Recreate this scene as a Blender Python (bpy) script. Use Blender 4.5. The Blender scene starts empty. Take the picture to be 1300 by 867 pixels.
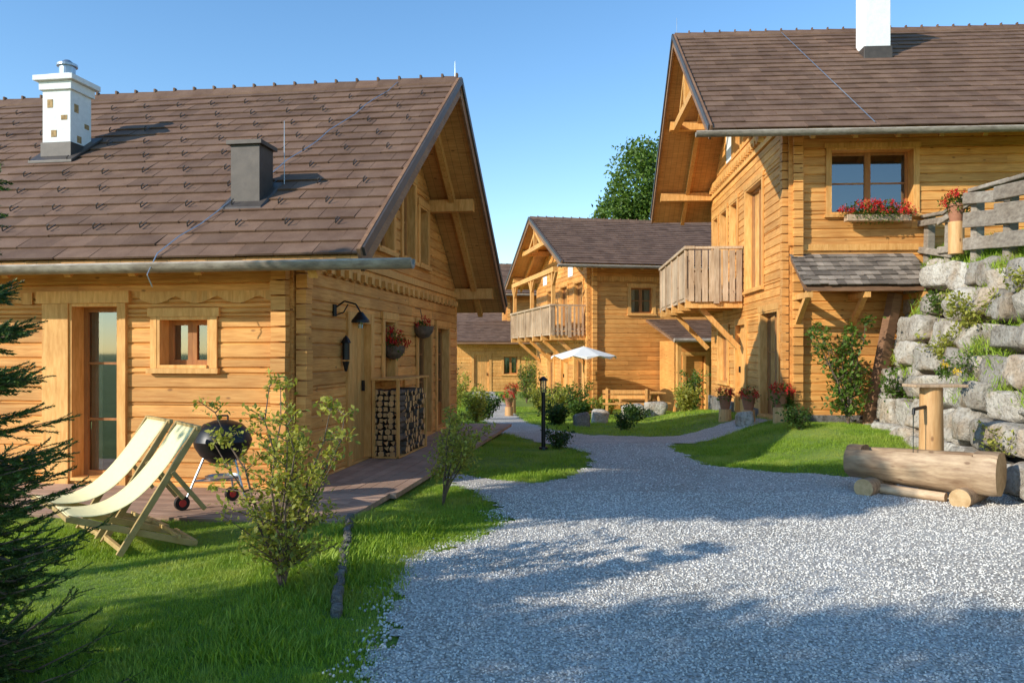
import bpy, bmesh, math, random
import numpy as np
from mathutils import Vector, Matrix
random.seed(4); rng=np.random.default_rng(4)
scene=bpy.context.scene
R=random.uniform

# ---------------------------------------------------------------- materials
def newmat(name):
    m=bpy.data.materials.new(name); m.use_nodes=True
    nt=m.node_tree; b=nt.nodes['Principled BSDF']; return m,nt,b
def N(nt,t,**kw):
    n=nt.nodes.new(t)
    for k,v in kw.items(): setattr(n,k,v)
    return n
def ramp(nt,fac,stops):
    r=N(nt,'ShaderNodeValToRGB'); cr=r.color_ramp
    while len(cr.elements)<len(stops): cr.elements.new(.5)
    for e,(p,c) in zip(cr.elements,stops): e.position=p; e.color=(*c,1) if len(c)==3 else c
    nt.links.new(fac,r.inputs[0]); return r.outputs[0]
def mapping(nt,scale,coord='Object'):
    tc=N(nt,'ShaderNodeTexCoord'); mp=N(nt,'ShaderNodeMapping'); mp.inputs['Scale'].default_value=scale
    nt.links.new(tc.outputs[coord],mp.inputs[0]); return mp.outputs[0]
def noise(nt,vec,scale,detail=4,rough=.55,out='Fac'):
    n=N(nt,'ShaderNodeTexNoise'); n.inputs['Scale'].default_value=scale; n.inputs['Detail'].default_value=detail
    n.inputs['Roughness'].default_value=rough
    if vec: nt.links.new(vec,n.inputs['Vector'])
    return n.outputs[out]
def mixc(nt,fac,a,b,mode='MIX'):
    m=N(nt,'ShaderNodeMix',data_type='RGBA',blend_type=mode)
    for i,v in ((0,fac),(6,a),(7,b)):
        if hasattr(v,'links'): nt.links.new(v,m.inputs[i])
        elif i==0: m.inputs[0].default_value=v
        else: m.inputs[i].default_value=(*v,1)
    return m.outputs[2]
def math_(nt,op,a,b=0.,c=0.):
    m=N(nt,'ShaderNodeMath',operation=op)
    for i,v in enumerate((a,b,c)):
        if hasattr(v,'links'): nt.links.new(v,m.inputs[i])
        else: m.inputs[i].default_value=v
    return m.outputs[0]
def bump(nt,b,h,strength=.3,dist=.02):
    n=N(nt,'ShaderNodeBump'); n.inputs['Strength'].default_value=strength; n.inputs['Distance'].default_value=dist
    nt.links.new(h,n.inputs['Height']); nt.links.new(n.outputs[0],b.inputs['Normal'])
def island(nt): return N(nt,'ShaderNodeNewGeometry').outputs['Random Per Island']
def valvar(nt,col,fac,lo,hi):
    mr=N(nt,'ShaderNodeMapRange'); nt.links.new(fac,mr.inputs[0]); mr.inputs[3].default_value=lo; mr.inputs[4].default_value=hi
    hs=N(nt,'ShaderNodeHueSaturation'); nt.links.new(mr.outputs[0],hs.inputs['Value']); nt.links.new(col,hs.inputs['Color'])
    return hs.outputs[0]

def wood(name,c1,c2,grain=(2,2,30),rough=.65,lo=.8,hi=1.12,stain=.35,lines=None,knots=True):
    m,nt,b=newmat(name)
    isl=island(nt)
    tc=N(nt,'ShaderNodeTexCoord'); add=N(nt,'ShaderNodeVectorMath',operation='ADD')
    nt.links.new(tc.outputs['Object'],add.inputs[0])
    cmb=N(nt,'ShaderNodeCombineXYZ'); nt.links.new(math_(nt,'MULTIPLY',isl,17.),cmb.inputs[0]); nt.links.new(math_(nt,'MULTIPLY',isl,7.),cmb.inputs[1])
    nt.links.new(cmb.outputs[0],add.inputs[1])
    mp=N(nt,'ShaderNodeMapping'); mp.inputs['Scale'].default_value=grain; nt.links.new(add.outputs[0],mp.inputs[0])
    g=noise(nt,mp.outputs[0],1.6,4,.65)
    col=ramp(nt,g,[(.3,c1),(.5,tuple((x+y)/2 for x,y in zip(c1,c2))),(.7,c2)])
    col=valvar(nt,col,isl,lo,hi)
    big=noise(nt,tc.outputs['Object'],.9,3,.6)
    st=ramp(nt,big,[(.3,(1-stain,1-stain*1.15,1-stain*1.3)),(.6,(1,1,1))])
    col=mixc(nt,1.,col,st,'MULTIPLY')
    if knots:
        mk=N(nt,'ShaderNodeMapping'); s=max(grain); mk.inputs['Scale'].default_value=tuple(3.2 if v<s else 6.5 for v in grain)
        nt.links.new(add.outputs[0],mk.inputs[0])
        vo=N(nt,'ShaderNodeTexVoronoi'); vo.inputs['Scale'].default_value=1.; nt.links.new(mk.outputs[0],vo.inputs['Vector'])
        kf=ramp(nt,vo.outputs['Distance'],[(.06,(.35,.25,.2)),(.13,(1,1,1))])
        col=mixc(nt,.8,col,kf,'MULTIPLY')
    nt.links.new(col,b.inputs['Base Color']); b.inputs['Roughness'].default_value=rough
    hgt=g
    if lines:
        w=N(nt,'ShaderNodeTexWave',wave_type='BANDS',bands_direction=lines[0],wave_profile='SAW'); w.inputs['Scale'].default_value=lines[1]
        nt.links.new(tc.outputs['Object'],w.inputs['Vector'])
        ln=ramp(nt,w.outputs['Fac'],[(0,(0,0,0)),(.08,(1,1,1))])
        nt.links.new(mixc(nt,.55,col,ln,'MULTIPLY'),b.inputs['Base Color']); hgt=math_(nt,'ADD',g,ln)
    bump(nt,b,hgt,.35,.006)
    return m

M_WOOD=wood('larch_log_wood',(.64,.25,.045),(.95,.49,.14),(1.6,1.6,26),lo=.76,hi=1.1,stain=.27)
M_TRIM=wood('larch_trim_wood',(.66,.29,.06),(.92,.50,.155),(14,14,2.5),lo=.85,hi=1.08,stain=.2,knots=False)
M_FRAME=wood('window_frame_wood',(.36,.13,.03),(.52,.22,.055),(14,14,3),stain=.2,knots=False)
M_SOFF=wood('soffit_boards',(.50,.23,.06),(.74,.38,.12),(2,20,2),stain=.25,lines=('X',2.2))
M_GREY=wood('weathered_wood',(.25,.20,.155),(.50,.43,.34),(5,5,14),rough=.85,stain=.35,knots=False)
M_BALC=wood('weathered_balcony_wood',(.46,.29,.16),(.74,.54,.35),(20,20,2),rough=.8,stain=.35)
M_BARGE=wood('dark_barge_wood',(.20,.10,.05),(.34,.18,.09),(3,3,20),rough=.7,knots=False)
M_DECK=wood('deck_wood',(.36,.21,.14),(.56,.38,.27),(2,20,20),rough=.8,knots=False)

def tilemat(name,c1,c2,lo=.65,hi=1.3,rough=.6):
    m,nt,b=newmat(name); isl=island(nt)
    v=mapping(nt,(1,1,1)); n=noise(nt,v,3.,4,.6); n2=noise(nt,v,60.,3,.7)
    col=ramp(nt,n,[(.3,c1),(.7,c2)]); col=valvar(nt,col,isl,lo,hi)
    col=mixc(nt,.35,col,ramp(nt,n2,[(.35,(.5,.5,.5)),(.6,(1,1,1))]),'MULTIPLY')
    nt.links.new(col,b.inputs['Base Color']); b.inputs['Roughness'].default_value=rough; b.inputs['Specular IOR Level'].default_value=.25
    bump(nt,b,n2,.25,.004); return m
M_TILE=tilemat('roof_tile',(.150,.083,.052),(.225,.135,.088),.82,1.16,.75)
M_SHING=tilemat('wood_shingle',(.19,.15,.12),(.34,.28,.22),.5,1.35,.85)

def simple(name,c,rough=.5,metal=0,nvar=.15,nscale=8,bumps=.1):
    m,nt,b=newmat(name); v=mapping(nt,(1,1,1)); n=noise(nt,v,nscale,4,.6)
    c0=tuple(x*(1-nvar*1.6) for x in c); c1=tuple(min(1,x*(1+nvar)) for x in c)
    nt.links.new(ramp(nt,n,[(.3,c0),(.7,c1)]),b.inputs['Base Color'])
    b.inputs['Roughness'].default_value=rough; b.inputs['Metallic'].default_value=metal
    bump(nt,b,n,bumps,.01); return m
M_WHITE=simple('white_plaster',(.80,.79,.76),.9,0,.05,14,.4)
M_METAL=simple('zinc_metal',(.42,.46,.5),.35,.8,.1)
M_DARKMET=simple('brown_sheet_metal',(.085,.068,.056),.5,.2,.15)
M_BLACK=simple('black_iron',(.015,.015,.016),.4,.3,.2)
M_HOOK=simple('snow_hook_metal',(.06,.05,.045),.5,.2,.2)
M_BRICK=simple('old_brick',(.42,.27,.12),.9,0,.3,20,.5)
M_CANVAS=simple('cream_canvas',(.88,.76,.40),.85,0,.05,30,.2)
M_PARASOL=simple('parasol_cloth',(.80,.77,.70),.85,0,.04)
M_CHAIRW=wood('deck_chair_wood',(.42,.27,.09),(.58,.40,.16),(8,8,8),knots=False,stain=.1)
M_CURT=simple('curtain_cloth',(.62,.52,.36),.9,0,.1)
M_DIM=simple('dark_interior',(.03,.025,.02),.9)
M_RED=simple('red_paint',(.5,.03,.02),.5)
M_TERRA=simple('terracotta',(.4,.17,.09),.8)

def glass():
    m,nt,b=newmat('window_glass'); out=nt.nodes['Material Output']
    t=N(nt,'ShaderNodeBsdfTransparent'); t.inputs[0].default_value=(.75,.8,.8,1)
    g=N(nt,'ShaderNodeBsdfGlossy'); g.inputs['Roughness'].default_value=.03; g.inputs[0].default_value=(.9,.95,1,1)
    fr=N(nt,'ShaderNodeFresnel'); fr.inputs[0].default_value=1.6
    mx=N(nt,'ShaderNodeMixShader'); nt.links.new(math_(nt,'MULTIPLY_ADD',fr.outputs[0],1.1,.14),mx.inputs[0])
    v=mapping(nt,(1,1,1)); n=noise(nt,v,1.5,2,.5); bp=N(nt,'ShaderNodeBump'); bp.inputs['Strength'].default_value=.05
    nt.links.new(n,bp.inputs['Height']); nt.links.new(bp.outputs[0],g.inputs['Normal'])
    nt.links.new(t.outputs[0],mx.inputs[1]); nt.links.new(g.outputs[0],mx.inputs[2]); nt.links.new(mx.outputs[0],out.inputs[0]); return m
M_GLASS=glass()

def stone(name,c1,c2,c3,scale=2.5,lo=.62,hi=1.15):
    m,nt,b=newmat(name); v=mapping(nt,(1,1,1)); isl=island(nt)
    n=noise(nt,v,scale,5,.65); n2=noise(nt,v,scale*7,5,.7); n3=noise(nt,v,scale*.8,3,.6)
    col=ramp(nt,n,[(.28,c1),(.45,c2),(.68,c3)]); col=valvar(nt,col,isl,lo,hi)
    col=mixc(nt,.55,col,ramp(nt,n3,[(.52,(1,1,1)),(.66,(.78,.56,.34))]),'MULTIPLY')
    col=mixc(nt,.7,col,ramp(nt,n2,[(.35,(.38,.35,.31)),(.52,(1,1,1))]),'MULTIPLY')
    nt.links.new(col,b.inputs['Base Color']); b.inputs['Roughness'].default_value=.9
    bump(nt,b,math_(nt,'ADD',n,n2),1.,.05); return m
M_STONE=stone('boulder_stone',(.32,.26,.19),(.50,.44,.36),(.66,.61,.52),lo=.66)
M_STONE2=stone('grey_stone',(.12,.105,.09),(.22,.20,.18),(.33,.31,.28),4)

def leafmat(name,c1,c2,trans=.35,rough=.5,patch=None):
    m,nt,b=newmat(name); out=nt.nodes['Material Output']; isl=island(nt)
    v=mapping(nt,(1,1,1)); n=noise(nt,v,2.2,2,.6)
    f=math_(nt,'MULTIPLY_ADD',isl,.6,math_(nt,'MULTIPLY',n,.4))
    col=ramp(nt,f,[(.2,c1),(.75,c2)])
    if patch:
        n4=noise(nt,v,1.1,4,.65); col=mixc(nt,ramp(nt,n4,[(.48,(0,0,0)),(.66,(.8,.8,.8))]),col,patch)
    nt.links.new(col,b.inputs['Base Color']); b.inputs['Roughness'].default_value=rough
    b.inputs['Specular IOR Level'].default_value=.3
    if trans>0:
        t=N(nt,'ShaderNodeBsdfTranslucent'); nt.links.new(mixc(nt,1.,col,(1.3,1.25,.5),'MULTIPLY'),t.inputs[0])
        mx=N(nt,'ShaderNodeMixShader'); mx.inputs[0].default_value=trans
        nt.links.new(b.outputs[0],mx.inputs[1]); nt.links.new(t.outputs[0],mx.inputs[2]); nt.links.new(mx.outputs[0],out.inputs[0])
    return m
M_LEAF=leafmat('leaf_green',(.055,.11,.017),(.16,.25,.038))
M_LEAFY=leafmat('leaf_yellow_green',(.19,.22,.035),(.50,.48,.10),.4)
M_LEAFD=leafmat('leaf_dark',(.025,.06,.014),(.08,.14,.028))
M_NEEDLE=leafmat('fir_needle',(.016,.05,.012),(.13,.20,.035),0)
M_GRASS=leafmat('grass_blade',(.16,.28,.02),(.38,.52,.055),.35,patch=(.46,.50,.10))
M_FLOWR=leafmat('red_petal',(.45,.01,.012),(.75,.03,.03),.25)
M_FLOWY=leafmat('yellow_petal',(.7,.45,.02),(.85,.6,.05),.25)
M_BARK=simple('bark',(.16,.11,.075),.9,0,.3,14,.8)
M_LOG=wood('peeled_log',(.32,.19,.105),(.72,.52,.32),(2.2,12,12),rough=.65,stain=.6)
M_LOGEND=wood('log_end_grain',(.54,.33,.14),(.78,.54,.28),(9,9,9),rough=.7,stain=.3,knots=False)
M_POST=wood('post_log',(.60,.31,.11),(.82,.49,.21),(18,18,2),rough=.6,stain=.2)

def groundmat():
    m,nt,b=newmat('lawn_soil'); v=mapping(nt,(1,1,1)); n=noise(nt,v,1.1,5,.6); n2=noise(nt,v,45,4,.7)
    col=ramp(nt,n,[(.3,(.12,.21,.02)),(.7,(.25,.34,.05))])
    col=mixc(nt,.7,col,ramp(nt,n2,[(.3,(.45,.42,.33)),(.65,(1.2,1.2,1.1))]),'MULTIPLY')
    nt.links.new(col,b.inputs['Base Color']); b.inputs['Roughness'].default_value=.95; bump(nt,b,n2,.8,.03); return m
M_GROUND=groundmat()
def gravelmat():
    m,nt,b=newmat('grey_gravel'); v=mapping(nt,(1,1,1))
    vo=N(nt,'ShaderNodeTexVoronoi'); vo.inputs['Scale'].default_value=62; nt.links.new(v,vo.inputs['Vector'])
    bw=N(nt,'ShaderNodeRGBToBW'); nt.links.new(vo.outputs['Color'],bw.inputs[0])
    col=ramp(nt,bw.outputs[0],[(.1,(.35,.325,.29)),(.5,(.59,.55,.49)),(.9,(.80,.75,.68))])
    gap=ramp(nt,vo.outputs['Distance'],[(.4,(1,1,1)),(.8,(.5,.48,.45))])
    col=mixc(nt,1.,col,gap,'MULTIPLY')
    n=noise(nt,v,.7,5,.6); col=mixc(nt,.7,col,ramp(nt,n,[(.3,(.74,.70,.64)),(.62,(1.05,1.05,1.05))]),'MULTIPLY')
    nt.links.new(col,b.inputs['Base Color']); b.inputs['Roughness'].default_value=.9
    bump(nt,b,math_(nt,'MULTIPLY',vo.outputs['Distance'],-1.),.8,.008); return m
M_GRAVEL=gravelmat()
def pebmat():
    m,nt,b=newmat('gravel_pebble'); isl=island(nt)
    col=ramp(nt,isl,[(0,(.30,.27,.24)),(.3,(.55,.51,.455)),(.7,(.75,.71,.64)),(1,(.88,.84,.77))])
    nt.links.new(col,b.inputs['Base Color']); b.inputs['Roughness'].default_value=.85; return m
M_PEB=pebmat()
def watermat():
    m,nt,b=newmat('water'); b.inputs['Base Color'].default_value=(.03,.05,.05,1); b.inputs['Roughness'].default_value=.05
    n=noise(nt,mapping(nt,(1,1,1)),14,3); bump(nt,b,n,.2,.01); return m
M_WATER=watermat()

# ---------------------------------------------------------------- mesh helpers
def link(o,parent=None):
    scene.collection.objects.link(o)
    if parent: o.parent=parent
    return o
def empty(name,loc=(0,0,0),rz=0):
    e=bpy.data.objects.new(name,None); e.location=loc; e.rotation_euler=(0,0,rz); e.empty_display_size=.3
    return link(e)
class MB:
    def __init__(s): s.V=[];s.F=[];s.M=[]
    def add(s,vs,fs,m):
        o=len(s.V); s.V+= [tuple(v) for v in vs]; s.F+=[tuple(i+o for i in f) for f in fs]; s.M+=[m]*len(fs)
    def hexa(s,c,m): s.add(c,[(0,1,2,3),(7,6,5,4),(0,4,5,1),(1,5,6,2),(2,6,7,3),(3,7,4,0)],m)
    def box(s,x0,x1,y0,y1,z0,z1,m):
        s.hexa([(x0,y0,z0),(x1,y0,z0),(x1,y1,z0),(x0,y1,z0),(x0,y0,z1),(x1,y0,z1),(x1,y1,z1),(x0,y1,z1)],m)
    def beam(s,p,q,w,h,m,up=(0,0,1)):
        p=Vector(p);q=Vector(q);d=(q-p).normalized();a=d.cross(Vector(up)).normalized()*(w/2);u=a.cross(d).normalized()*(h/2)
        s.hexa([p-a-u,p+a-u,p+a+u,p-a+u,q-a-u,q+a-u,q+a+u,q-a+u],m)
    def cyl(s,p,q,r0,r1,m,n=12,cap=True,capm=None):
        p=Vector(p);q=Vector(q);d=(q-p).normalized();a=d.orthogonal().normalized();b=d.cross(a)
        vs=[];
        for c,r in((p,r0),(q,r1)):
            for i in range(n):
                t=2*math.pi*i/n; vs.append(c+a*math.cos(t)*r+b*math.sin(t)*r)
        s.add(vs,[(i,(i+1)%n,n+(i+1)%n,n+i) for i in range(n)],m)
        if cap:
            o=len(s.V)-2*n; s.F+=[tuple(o+i for i in range(n))[::-1],tuple(o+i for i in range(n,2*n))]; s.M+=[m if capm is None else capm]*2
    def tube(s,pts,r,m,n=6):
        for i in range(len(pts)-1):
            ra=r[i] if isinstance(r,(list,tuple)) else r; rb=r[i+1] if isinstance(r,(list,tuple)) else r
            s.cyl(pts[i],pts[i+1],ra,rb,m,n,True)
    def lathe(s,c,prof,m,n=20):
        vs=[(c[0]+r*math.cos(2*math.pi*i/n),c[1]+r*math.sin(2*math.pi*i/n),c[2]+z) for r,z in prof for i in range(n)]
        fs=[(j*n+i,j*n+(i+1)%n,(j+1)*n+(i+1)%n,(j+1)*n+i) for j in range(len(prof)-1) for i in range(n)]
        s.add(vs,fs,m)
    def obj(s,name,mats,parent=None,smooth=False,bevel=0):
        me=bpy.data.meshes.new(name); me.from_pydata(s.V,[],s.F)
        for m in mats: me.materials.append(m)
        me.polygons.foreach_set('material_index',s.M)
        bm=bmesh.new(); bm.from_mesh(me); bmesh.ops.recalc_face_normals(bm,faces=bm.faces); bm.to_mesh(me); bm.free()
        if smooth:
            me.polygons.foreach_set('use_smooth',[True]*len(me.polygons))
            me.set_sharp_from_angle(angle=math.radians(40))
        o=bpy.data.objects.new(name,me)
        if bevel:
            bv=o.modifiers.new('bevel','BEVEL'); bv.width=bevel; bv.segments=2; bv.limit_method='ANGLE'
        return link(o,parent)
def fast(name,V,F,mat,parent=None,smooth=False):
    V=np.ascontiguousarray(V,dtype=np.float32); F=np.ascontiguousarray(F,dtype=np.int32); k=F.shape[1]
    me=bpy.data.meshes.new(name); me.vertices.add(len(V)); me.vertices.foreach_set('co',V.ravel())
    me.loops.add(F.size); me.loops.foreach_set('vertex_index',F.ravel())
    me.polygons.add(len(F)); me.polygons.foreach_set('loop_start',np.arange(0,F.size,k,dtype=np.int32))
    if smooth: me.polygons.foreach_set('use_smooth',np.ones(len(F),dtype=bool))
    me.update(calc_edges=True); me.materials.append(mat)
    return link(bpy.data.objects.new(name,me),parent)
def euler(rx,ry,rz):
    cx,sx,cy,sy,cz,sz=np.cos(rx),np.sin(rx),np.cos(ry),np.sin(ry),np.cos(rz),np.sin(rz)
    return np.stack([np.stack([cy*cz,sx*sy*cz-cx*sz,cx*sy*cz+sx*sz],-1),np.stack([cy*sz,sx*sy*sz+cx*cz,cx*sy*sz-sx*cz],-1),np.stack([-sy,sx*cy,cx*cy],-1)],-2)
def fromdir(D,roll=None):
    D=D/np.linalg.norm(D,axis=1,keepdims=True); up=np.tile([0,0,1.],(len(D),1)); up[np.abs(D[:,2])>.95]=[1,0,0]
    Y=np.cross(up,D); Y/=np.linalg.norm(Y,axis=1,keepdims=True); Z=np.cross(D,Y)
    if roll is not None:
        c,s=np.cos(roll)[:,None],np.sin(roll)[:,None]; Y,Z=c*Y+s*Z,-s*Y+c*Z
    return np.stack([D,Y,Z],-1)
def scat(tv,tf,pos,rot,sc):
    tv=np.asarray(tv,float); tf=np.asarray(tf); n=len(pos)
    sc=np.asarray(sc,float); sc=sc[:,None,None] if sc.ndim==1 else sc[:,None,:]
    V=np.einsum('nij,nkj->nki',rot,tv[None]*sc)+np.asarray(pos)[:,None,:]
    F=(tf[None]+(np.arange(n)*len(tv))[:,None,None])
    return V.reshape(-1,3),F.reshape(-1,tf.shape[1])
def rande(n,tilt=1.): return euler(rng.uniform(-tilt,tilt,n),rng.uniform(-tilt,tilt,n),rng.uniform(0,6.283,n))
def merge(parts):
    Vs=[];Fs=[];o=0
    for V,F in parts: Vs.append(V);Fs.append(F+o);o+=len(V)
    return np.concatenate(Vs),np.concatenate(Fs)
def ico(sub):
    bm=bmesh.new(); bmesh.ops.create_icosphere(bm,subdivisions=sub,radius=1); v=np.array([x.co[:] for x in bm.verts]); f=np.array([[y.index for y in x.verts] for x in bm.faces]); bm.free(); return v,f
LEAFV=np.array([(0,0,0),(.5,.27,.07),(1,0,-.05),(.5,-.27,.07)]); LEAFF=np.array([(0,1,2,3)])

# ---------------------------------------------------------------- terrain
def sst(a,b,x): t=np.clip((np.asarray(x,float)-a)/(b-a),0,1); return t*t*(3-2*t)
def H(x,y):
    x=np.asarray(x,float);y=np.asarray(y,float)
    return (-.5*sst(12,28,y)+.33*sst(3.2,5.4,x)*sst(9.8,13.5,y)*(1-sst(21,27,y))*(1-sst(9,14,x))
            +.010*np.sin(x*2.1+y*.7)+.010*np.sin(y*1.7-x*.9)+.05*sst(-.6,-1.6,x)*sst(3,5,y)*(1-sst(7,9,y)))
GP=np.array([(-1.2,0),(-.85,3),(-.69,3.85),(-.66,4.6),(-.82,5.4),(-.85,6.05),(-.34,6.8),(-.02,7.6),(-.3,8.6),(-.85,10.2),(-.75,10.5),(.28,9.6),(.71,10.1),(1.12,11.4),(1.2,12.7),(.75,13.8),(-.1,16),(-.6,19),(-.9,24),(-1.5,34),(-2.2,42),
 (-1,42),(-.3,33),(.1,27),(.5,21),(.9,17.8),(1.5,15.8),(3,15.8),(4.3,16.6),(5.2,17.5),(5.2,15.7),(4.0,14.7),(2.8,13.9),(2.6,13),(2.75,11.3),(3.3,10.45),(4.35,10.1),(5.8,9.9),(5.7,8.6),(5.0,4),(4.5,0)])
def inpoly(x,y,P=GP):
    c=np.zeros(x.shape,bool); n=len(P)
    for i in range(n):
        x1,y1=P[i];x2,y2=P[(i+1)%n]
        if y1==y2: continue
        cond=((y1>y)!=(y2>y))&(x<(x2-x1)*(y-y1)/(y2-y1)+x1); c^=cond
    return c
def grid(xs,ys,zf,mask=None):
    X,Y=np.meshgrid(xs,ys); V=np.stack([X,Y,zf(X,Y)],-1).reshape(-1,3); nx=len(xs); ny=len(ys)
    i,j=np.meshgrid(np.arange(nx-1),np.arange(ny-1)); a=(j*nx+i)
    F=np.stack([a,a+1,a+nx+1,a+nx],-1)
    if mask is not None:
        F=F[mask((X[:-1,:-1]+X[1:,1:])/2,(Y[:-1,:-1]+Y[1:,1:])/2)]
    else: F=F.reshape(-1,4)
    used,inv=np.unique(F,return_inverse=True)
    return V[used],inv.reshape(-1,4)
def grow(a,b,step):
    m=list(np.arange(a,b,step)); s=step;
    while m[-1]<500: s*=1.35; m.append(m[-1]+s)
    s=step
    while m[0]>-500: s*=1.35; m.insert(0,m[0]-s)
    return np.array(m)
V,F=grid(grow(-8,10,.2),grow(-2,30,.2),H); fast('ground',V,F,M_GROUND,smooth=True)
def gz(x,y): return H(x,y)+.014
def jit(x,y): return inpoly(x+.05*np.sin(y*9+x*5)+.03*np.sin(y*23),y+.05*np.sin(x*11+y*3))
V,F=grid(np.arange(-2.6,6.2,.06),np.arange(-1,43,.06),gz,jit); fast('gravel_driveway',V,F,M_GRAVEL,smooth=True)
iv,if_=ico(1)
def pebbles(n,y0,y1,r0,r1):
    x=rng.uniform(-1.6,6,n);y=rng.uniform(y0,y1,n);k=jit(x,y)&(np.abs(x)/y<.72); x=x[k];y=y[k];n=len(x)
    s=np.stack([rng.uniform(r0,r1,n),rng.uniform(r0,r1,n),rng.uniform(r0,r1,n)*.65],-1)
    return scat(iv,if_,np.stack([x,y,gz(x,y)+.002],-1),rande(n),s)
n=900; t=rng.uniform(3.6,8,n); xe=np.interp(t,[3.6,4.6,5.4,6.05,6.8,7.6,8.6],[-.69,-.66,-.82,-.85,-.34,-.02,-.3])-np.abs(rng.normal(scale=.10,size=n))
stray=scat(iv,if_,np.stack([xe,t,H(xe,t)+.012],-1),rande(n),rng.uniform(.005,.012,n))
V,F=merge([pebbles(36000,3.0,5.5,.004,.0095),pebbles(30000,5.5,9,.005,.011),pebbles(9000,9,14,.006,.012),stray])
fast('gravel_stones',V,F,M_PEB)

# ---------------------------------------------------------------- chalet builder
HM=[M_WOOD,M_TRIM,M_FRAME,M_GLASS,M_CURT,M_TILE,M_SOFF,M_GREY,M_STONE2,M_BARGE,M_BALC,M_DARKMET,M_METAL,M_WHITE,M_SHING,M_BLACK,M_DIM,M_BRICK,M_HOOK]
WOOD,TRIM,FRAME,GLASS,CURT,TILE,SOFF,GREY,STO,BARGE,BALC,DMET,METAL,WHITE,SHING,BLACK,DIM,BRICK,HOOK=range(19)
def wmap(o,ud,nd):
    o=Vector(o);ud=Vector(ud);nd=Vector(nd)
    return lambda u,v,n: o+ud*u+nd*n+Vector((0,0,v))
def fbox(mb,f,u0,u1,v0,v1,n0,n1,m):
    mb.hexa([f(u0,v0,n0),f(u1,v0,n0),f(u1,v0,n1),f(u0,v0,n1),f(u0,v1,n0),f(u1,v1,n0),f(u1,v1,n1),f(u0,v1,n1)],m)
def board(mb,f,a0,a1,b0,b1,v0,v1,m):
    j=R(-.005,.005); c=min(.018,(v1-v0)*.25); n1=j; n0=-.12; w=v1-v0
    def L(t): return a0+(b0-a0)*t, a1+(b1-a1)*t
    prof=[(v0,n0),(v0,n1-.02),(v0+c,n1),(v1-c,n1),(v1,n1-.02),(v1,n0)]
    A=[];B=[]
    for v,n in prof:
        l,r=L((v-v0)/w); A.append(f(l,v,n)); B.append(f(r,v,n))
    k=6
    mb.add(A+B,[(i,(i+1)%k,k+(i+1)%k,k+i) for i in range(k)]+[tuple(range(k)),tuple(range(k,2*k))],m)
def plankwall(mb,f,u0,u1,v0,v1,ops,m=WOOD,lim=None,row=.17):
    v=v0
    while v<v1-.01:
        vt=min(v+row,v1)
        cuts=sorted({v,vt}|{e for o in ops for e in(o[2],o[3]) if v+.012<e<vt-.012})
        for a,b in zip(cuts[:-1],cuts[1:]):
            mid=(a+b)/2; segs=[(u0,u1)]
            for o in ops:
                if o[2]<mid<o[3]:
                    ns=[]
                    for s,e in segs:
                        if o[1]<=s or o[0]>=e: ns.append((s,e))
                        else:
                            if o[0]>s: ns.append((s,o[0]))
                            if o[1]<e: ns.append((o[1],e))
                    segs=ns
            out=[]
            for s,e in segs:
                while e-s>3.2:
                    c=s+R(1.4,3.0); out.append((s,c-.003)); s=c
                out.append((s,e))
            for s,e in out:
                if lim:
                    l0,h0=lim(a);l1,h1=lim(b)
                    p0,q0,p1,q1=max(s,l0),min(e,h0),max(s,l1),min(e,h1)
                    if q0-p0<.02: continue
                    if q1<p1: p1=q1=(p1+q1)/2
                    board(mb,f,p0,q0,p1,q1,a,b,m)
                elif e-s>.01: board(mb,f,s,e,s,e,a,b,m)
        v=vt
def window(mb,f,u0,u1,v0,v1,cols=2,rows=1,depth=.16,casing=.09,curt=1,panel=0,lin=TRIM):
    t=.035; d=depth
    fbox(mb,f,u0,u0+t,v0,v1,-d-.03,.03,lin);fbox(mb,f,u1-t,u1,v0,v1,-d-.03,.03,lin)
    fbox(mb,f,u0+t,u1-t,v1-t,v1,-d-.03,.028,lin);fbox(mb,f,u0+t,u1-t,v0,v0+t,-d-.03,.05,lin)
    if casing:
        c=casing
        fbox(mb,f,u0-c,u0-.002,v0,v1,.004,.034,lin);fbox(mb,f,u1+.002,u1+c,v0,v1,.004,.034,lin)
        fbox(mb,f,u0-c-.03,u1+c+.03,v1+.002,v1+c+.02,.004,.042,lin);fbox(mb,f,u0-c-.03,u1+c+.03,v0-.06,v0-.002,.004,.07,lin)
    a,b,c,e=u0+t,u1-t,v0+t,v1-t; fw=.055; n0,n1=-d-.01,-d+.04
    w=(b-a)/cols
    if panel:
        fbox(mb,f,a,b,c,c+panel,n0,n1-.01,FRAME); c+=panel
    for i in range(cols):
        l,r=a+i*w,a+(i+1)*w
        fbox(mb,f,l,l+fw,c,e,n0,n1,FRAME);fbox(mb,f,r-fw,r-.002,c,e,n0,n1,FRAME)
        fbox(mb,f,l+fw,r-fw,c,c+fw,n0,n1-.003,FRAME);fbox(mb,f,l+fw,r-fw,e-fw,e,n0,n1-.003,FRAME)
        for k in range(1,rows):
            y=c+(e-c)*k/rows; fbox(mb,f,l+fw,r-fw,y-.014,y+.014,n0,n1-.012,FRAME)
        mb.add([f(l+fw,c+fw,n0+.02),f(r-fw,c+fw,n0+.02),f(r-fw,e-fw,n0+.02),f(l+fw,e-fw,n0+.02)],[(0,1,2,3)],GLASS)
    fbox(mb,f,u0-.25,u1+.25,v0-.25,v1+.25,-d-.62,-d-.6,DIM)
    if curt:
        for s0,s1 in ((a,a+(b-a)*.27),(b-(b-a)*.27,b)):
            k=10; vs=[]
            for i in range(k+1):
                u=s0+(s1-s0)*i/k; n=-d-.1+.02*math.sin(i*2.1); vs+=[f(u,v0,n),f(u,v1,n)]
            mb.add(vs,[(2*i,2*i+2,2*i+3,2*i+1) for i in range(k)],CURT)
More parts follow.
